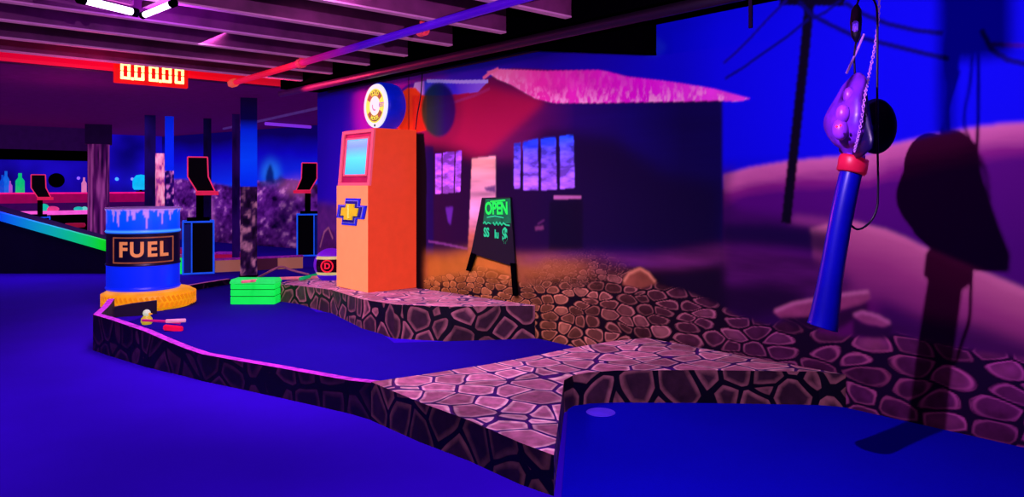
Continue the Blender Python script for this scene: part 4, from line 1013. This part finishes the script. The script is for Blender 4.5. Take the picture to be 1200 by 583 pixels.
lump(92, -17.75, .727, (30, 210, 200), .09, .05, 'small turquoise rounded cushion near the wood grain column'); lump(99, -17.75, .727, (120, 240, 230), .06, .05, 'tiny pale cushion against the wood grain column')
for px, z, w_, h_, lab in ((30, .0, .22, .62, 'dark red stool under the left of the far counter'), (88, .0, .2, .5, 'dark red stool under the right of the far counter')):
    p = onx(px, -17.0, 0); t = thing('bar_stool', lab, 'stool', p)
    bm = bmesh.new(); lathe(bm, [(.001,h_-.08),(.17,h_-.08),(.19,h_-.04),(.17,h_),(.001,h_)], 20); obj('seat', bm, paint('stool_red', (200, 20, 70), .5, .4), t)
    bm = bmesh.new(); tube(bm, [(0,0,.03),(0,0,h_-.08)], .03, 8); lathe(bm, [(.001,0),(.16,0),(.15,.03),(.001,.03)], 20); obj('pedestal', bm, M['black'], t)
bm = bmesh.new(); lathe(bm, [(.001,0),(.15,0),(.16,.02),(.14,.04),(.001,.04)], 28); bmesh.ops.rotate(bm, cent=(0,0,0), matrix=Matrix.Rotation(PI/2, 3, 'Y'), verts=bm.verts)
o = obj('round_speaker', bm, M['black']); o.location = atx(66, 211.5, -18.99); tag(o, 'round black speaker on the far blue wall', 'speaker')
for px, py, c, s in ((92, 209, (130, 80, 255), .035), (137, 210, (70, 150, 255), .04), (155, 210, (120, 120, 255), .035)):
    bm = bmesh.new(); bmesh.ops.create_uvsphere(bm, u_segments=10, v_segments=8, radius=s); o = obj('wall_light', bm, paint('wl_%d' % px, c, .4, 1.6), None, True); o.location = atx(px, py, -18.93)
    tag(o, {92: 'tiny violet light left of the wood grain column', 137: 'tiny pale blue light just right of the wood grain column', 155: 'tiny violet-blue light left of the cyan lit shade'}[px], 'light')
cp = atx(165, 219, -18.6); t = thing('glowing_shade', 'cyan glowing lamp shade standing on the far counter', 'lamp', Vector((cp.x, cp.y, 1.112)))
bm = bmesh.new(); lathe(bm, [(.14,.05),(.17,.1),(.17,.28),(.1,.38),(.001,.4)], 24); obj('shade', bm, paint('cyan_shade', (10, 190, 250), .4, .95), t, True)
bm = bmesh.new(); tube(bm, [(0,0,0),(0,0,.1)], .03, 8); lathe(bm, [(.001,0),(.1,0),(.1,.02),(.001,.02)], 20); obj('base', bm, M['black'], t)
# tower spire painted on far wall: a small silhouette figure
p = dp(317, 244, 14.6); 

# ------------------------------------------------------------------ the hanging prop at the right
D0 = 3.15
def pd(px, py, d=D0): return dp(px, py, d)
base = Vector((pd(965,385).x, pd(965,385).y, pd(965,385).z))
prop = thing('hanging_nozzle_prop', 'blue flared tube with red collar and purple bulbous head hanging before the dunes', 'prop', base)
def r3(p): return Vector(p)-base
s_ = D0/FP
blue_tube = paint('glossy_blue_tube', (5, 4, 160), .28, .02, spec=.5)
tp = [((963.5,384),17.5),((965,378),17),((968,360),15.5),((972,335),14),((977,305),13.2),((984,265),12.8),((991,230),12.6),((997,204),12.4),((998.5,198),12.2)]
tubo('tube', curve_pts([r3(pd(*p)) for p, r in tp], 3), list(np.interp(np.linspace(0, 8, 25), range(9), [r*s_ for p, r in tp])), blue_tube, prop, 32)
tubo('collar', [r3(pd(997.5,203)), r3(pd(998,201)), r3(pd(1000.5,186)), r3(pd(1001,184.5))], [15*s_, 16.5*s_, 16.5*s_, 15*s_], paint('red_collar', (190, 16, 60), .4, .22), prop, 28)
def head_loft(bm, secs, dvec, seg=28):
    """closed loft: sections (centre, half width across the view, half depth)"""
    rings = []
    for c, rx, ry in secs:
        rings.append([bm.verts.new(c + RT*(rx*math.cos(a)) + dvec*(ry*math.sin(a))) for a in [2*PI*k/seg for k in range(seg)]])
    for a, b in zip(rings, rings[1:]):
        for k in range(seg): bm.faces.new((a[k], a[(k+1)%seg], b[(k+1)%seg], b[k]))
    bm.faces.new(rings[0][::-1]); bm.faces.new(rings[-1])
dv = Vector((FW.x, FW.y, 0))
purple = paint('mottled_purple', (104, 30, 190), .35, .04, scale=14, var=.35)
hs = [((1001,187),11,.035),((999,180),11,.04),((996,174),12,.06),((993,168),14,.10),((991,158),15.5,.13),((989,148),15.5,.14),((989,138),14.5,.145),((991,128),13,.14),((994,118),12,.13),((997,108),11,.11),((1000,98),9,.085),((1003,91),6,.05),((1004,86),2,.015)]
bm = bmesh.new(); hh = curve_pts([(*r3(pd(*c)),) for c, a, b in hs], 4); n = len(hh)
aa_ = np.interp(np.linspace(0, len(hs)-1, n), range(len(hs)), [h[1]*s_ for h in hs]); bb_ = np.interp(np.linspace(0, len(hs)-1, n), range(len(hs)), [h[2] for h in hs])
head_loft(bm, [(Vector(c), a, b) for c, a, b in zip(hh, aa_, bb_)], dv)
for v in bm.verts:
    q = v.co*22; v.co += RT*(math.sin(q.z*1.1+q.y)*.006) + dv*(math.cos(q.z*.9)*.006)
head = obj('head', bm, purple, prop, True)
# lobes, dark cheek and red studs give the head its knuckled look
bm = bmesh.new()
for px, py, r, d in ((985,152,9,-.085),(988,134,8,-.09),(995,112,7,-.065),(1006,184,6.5,-.02),(995,186,5.5,-.02)):
    k = bmesh.ops.create_uvsphere(bm, u_segments=18, v_segments=12, radius=r*s_); c = r3(pd(px, py, D0+d))
    for v in k['verts']: v.co = Vector((v.co.x, v.co.y, v.co.z*1.35))+c
obj('lobe', bm, paint('bright_purple', (136, 44, 226), .35, .08, scale=20, var=.3), prop, True)
bm = bmesh.new(); head_loft(bm, [(r3(pd(x, y, D0-.03)), w*s_, q) for x, y, w, q in ((1001,186,2,.05),(1002,176,5,.15),(1003,165,7,.15),(1004,150,8,.12),(1004,130,8.5,.09),(1006,112,7,.06),(1007,100,4,.035),(1007,94,1.5,.01))], dv, 18); obj('dark_cheek', bm, paint('dark_indigo', (14, 2, 60), .4), prop, True)
bm = bmesh.new()
for px, py in ((980.5,148.5),(985,147)):
    k = bmesh.ops.create_uvsphere(bm, u_segments=10, v_segments=8, radius=.0055)
    for v in k['verts']: v.co += r3(pd(px, py, D0-.155))
obj('red_stud', bm, paint('red_stud', (255, 30, 90), .3, 2.0), prop)
bm = bmesh.new(); cd0 = r3(pd(1026,148,3.42)); ax = Vector((.35,-.94,0)).normalized(); sx_ = Vector((.94,.35,0)); k = 40
rings = []
for q, o_ in ((.001,.02),(.7,.024),(.93,.012),(1,-.01),(.93,-.03),(.001,-.034)):
    rings.append([bm.verts.new(cd0+ax*o_+sx_*(q*.088*math.cos(2*PI*i/k))+Vector((0,0,q*.128*math.sin(2*PI*i/k)))) for i in range(k)])
for a, b in zip(rings, rings[1:]):
    for i in range(k): bm.faces.new((a[i], a[(i+1)%k], b[(i+1)%k], b[i]))
tube(bm, [r3(pd(1000,160,3.2)), cd0], .02, 8)
obj('dark_disc', bm, paint('night_blue_disc', (5, 1, 44), .5, spec=.1), prop, True)
# chain, steel rods, plug and cables
chain_m = paint('violet_chain', (190, 110, 240), .3, .2)
ch = thing('hanging_chain', 'thin steel chain from the ceiling to the purple head of the prop', 'chain', pd(1031, -2)+Vector((0,0,0)))
cbm = bmesh.new(); path = curve_pts([pd(1031,-45), pd(1030,10), pd(1026,50), pd(1019,85), pd(1014,110,D0-.12), pd(1008,150,D0-.14), pd(1001,178,D0-.1)], 12)
acc = 0
for a, b in zip(path, path[1:]):
    mid = (a+b)/2-ch.location; dd = (b-a); L_ = dd.length; rot = dd.to_track_quat('Z', 'Y').to_matrix().to_4x4() @ Matrix.Rotation(PI/2*(acc % 2), 4, 'Z'); acc += 1
    pts = [Vector((.005*math.cos(t), 0, L_*.62*math.sin(t))) for t in [2*PI*k/10 for k in range(11)]]
    st = len(cbm.verts); tube(cbm, pts, .0018, 5, False); cbm.verts.ensure_lookup_table(); bmesh.ops.transform(cbm, matrix=Matrix.Translation(mid) @ rot, verts=cbm.verts[st:])
obj('links', cbm, chain_m, ch)
o = tubo('steel_rod', [pd(1012.5,40), pd(1005,58), pd(992,86)], .005, chain_m); tag(o, 'short thin steel rod slanting above the purple head', 'rod')
pg = thing('cable_plug', 'small plug connector hanging on a cable left of the chain', 'plug', pd(1003,25))
o0 = pg.location.copy()
tubo('plug_body', [p-o0 for p in (pd(1004,6), pd(1003.5,12), pd(1003,26), pd(1003,42), pd(1004,50))], [.008,.02,.024,.019,.006], M['cable'], pg, 16)
bm = bmesh.new(); c = r3(pd(1002.5,31, D0-.02))+base-o0; box(bm, c.x, c.y, c.z, .022, .022, .045, .005); obj('plug_face', bm, paint('violet_plug', (110, 40, 250), .4, .25), pg)
o = tubo('power_cable', curve_pts([pd(1004,6), pd(1008,-3), pd(1016,-6,3.13), pd(1025,2,3.12), pd(1028,20,3.12), pd(1028,80,3.12), pd(1028,150,3.14), pd(1029,220,3.16), pd(1027,246,3.16), pd(1018,262,3.16), pd(1006,269,3.14), pd(997,264,3.14), pd(993,258,3.14)], 8), .0045, M['cable'], None, 8); tag(o, 'thin black cable looping from the plug down to the blue tube', 'cable')
o = tubo('power_cable', curve_pts([pd(1003,50), pd(1001,66), pd(1002,88)], 6), .0045, M['cable'], None, 8); tag(o, 'short black cable from the plug down into the purple head', 'cable')

# the lamp can hung from the ceiling, with unseen plates added to shade the mural top
lc = thing('spot_lamp', 'black lamp housing hung under the joists near the dunes', 'lamp', LK+Vector((0,0,.2)))
bm = bmesh.new(); lathe(bm, [(.001,.12),(.07,.12),(.09,.08),(.09,.0),(.086,.0),(.086,.07),(.001,.10)], 24); obj('can', bm, M['black'], lc)
tubo('hanger', [(0,0,.1),(0,0,.23)], .01, M['black'], lc)
bxo('shade_plate', (.042, .5, -.125), (.068, .006, .19), M['black'], lc); bxo('shade_plate', (.012, .5, -.19), (.014, .006, .33), M['black'], lc)
tubo('shade_plate_arm', [(.0,.0,.1),(.03,.5,.005)], .006, M['black'], lc)

# ------------------------------------------------------------------ camera, world, colour
cam = bpy.data.cameras.new('camera'); cam.sensor_width = 36; cam.lens = 36*FP/1200; cam.shift_y = -(291.5-HZ)/1200; cam.clip_start = .05
co = bpy.data.objects.new('camera', cam); C.objects.link(co); co.location = (0, 0, H)
co.rotation_euler = FW.to_track_quat('-Z', 'Y').to_euler(); bpy.context.scene.camera = co
w = bpy.data.worlds.new('world'); bpy.context.scene.world = w; w.use_nodes = True
w.node_tree.nodes['Background'].inputs[0].default_value = (.25, .05, .6, 1); w.node_tree.nodes['Background'].inputs[1].default_value = .02
sc = bpy.context.scene; sc.view_settings.view_transform = 'Standard'; sc.view_settings.look = 'None'
sc.cycles.use_denoising = True; sc.cycles.max_bounces = 6; sc.cycles.diffuse_bounces = 0; sc.cycles.caustics_reflective = False; sc.cycles.caustics_refractive = False; sc.cycles.sample_clamp_indirect = 4
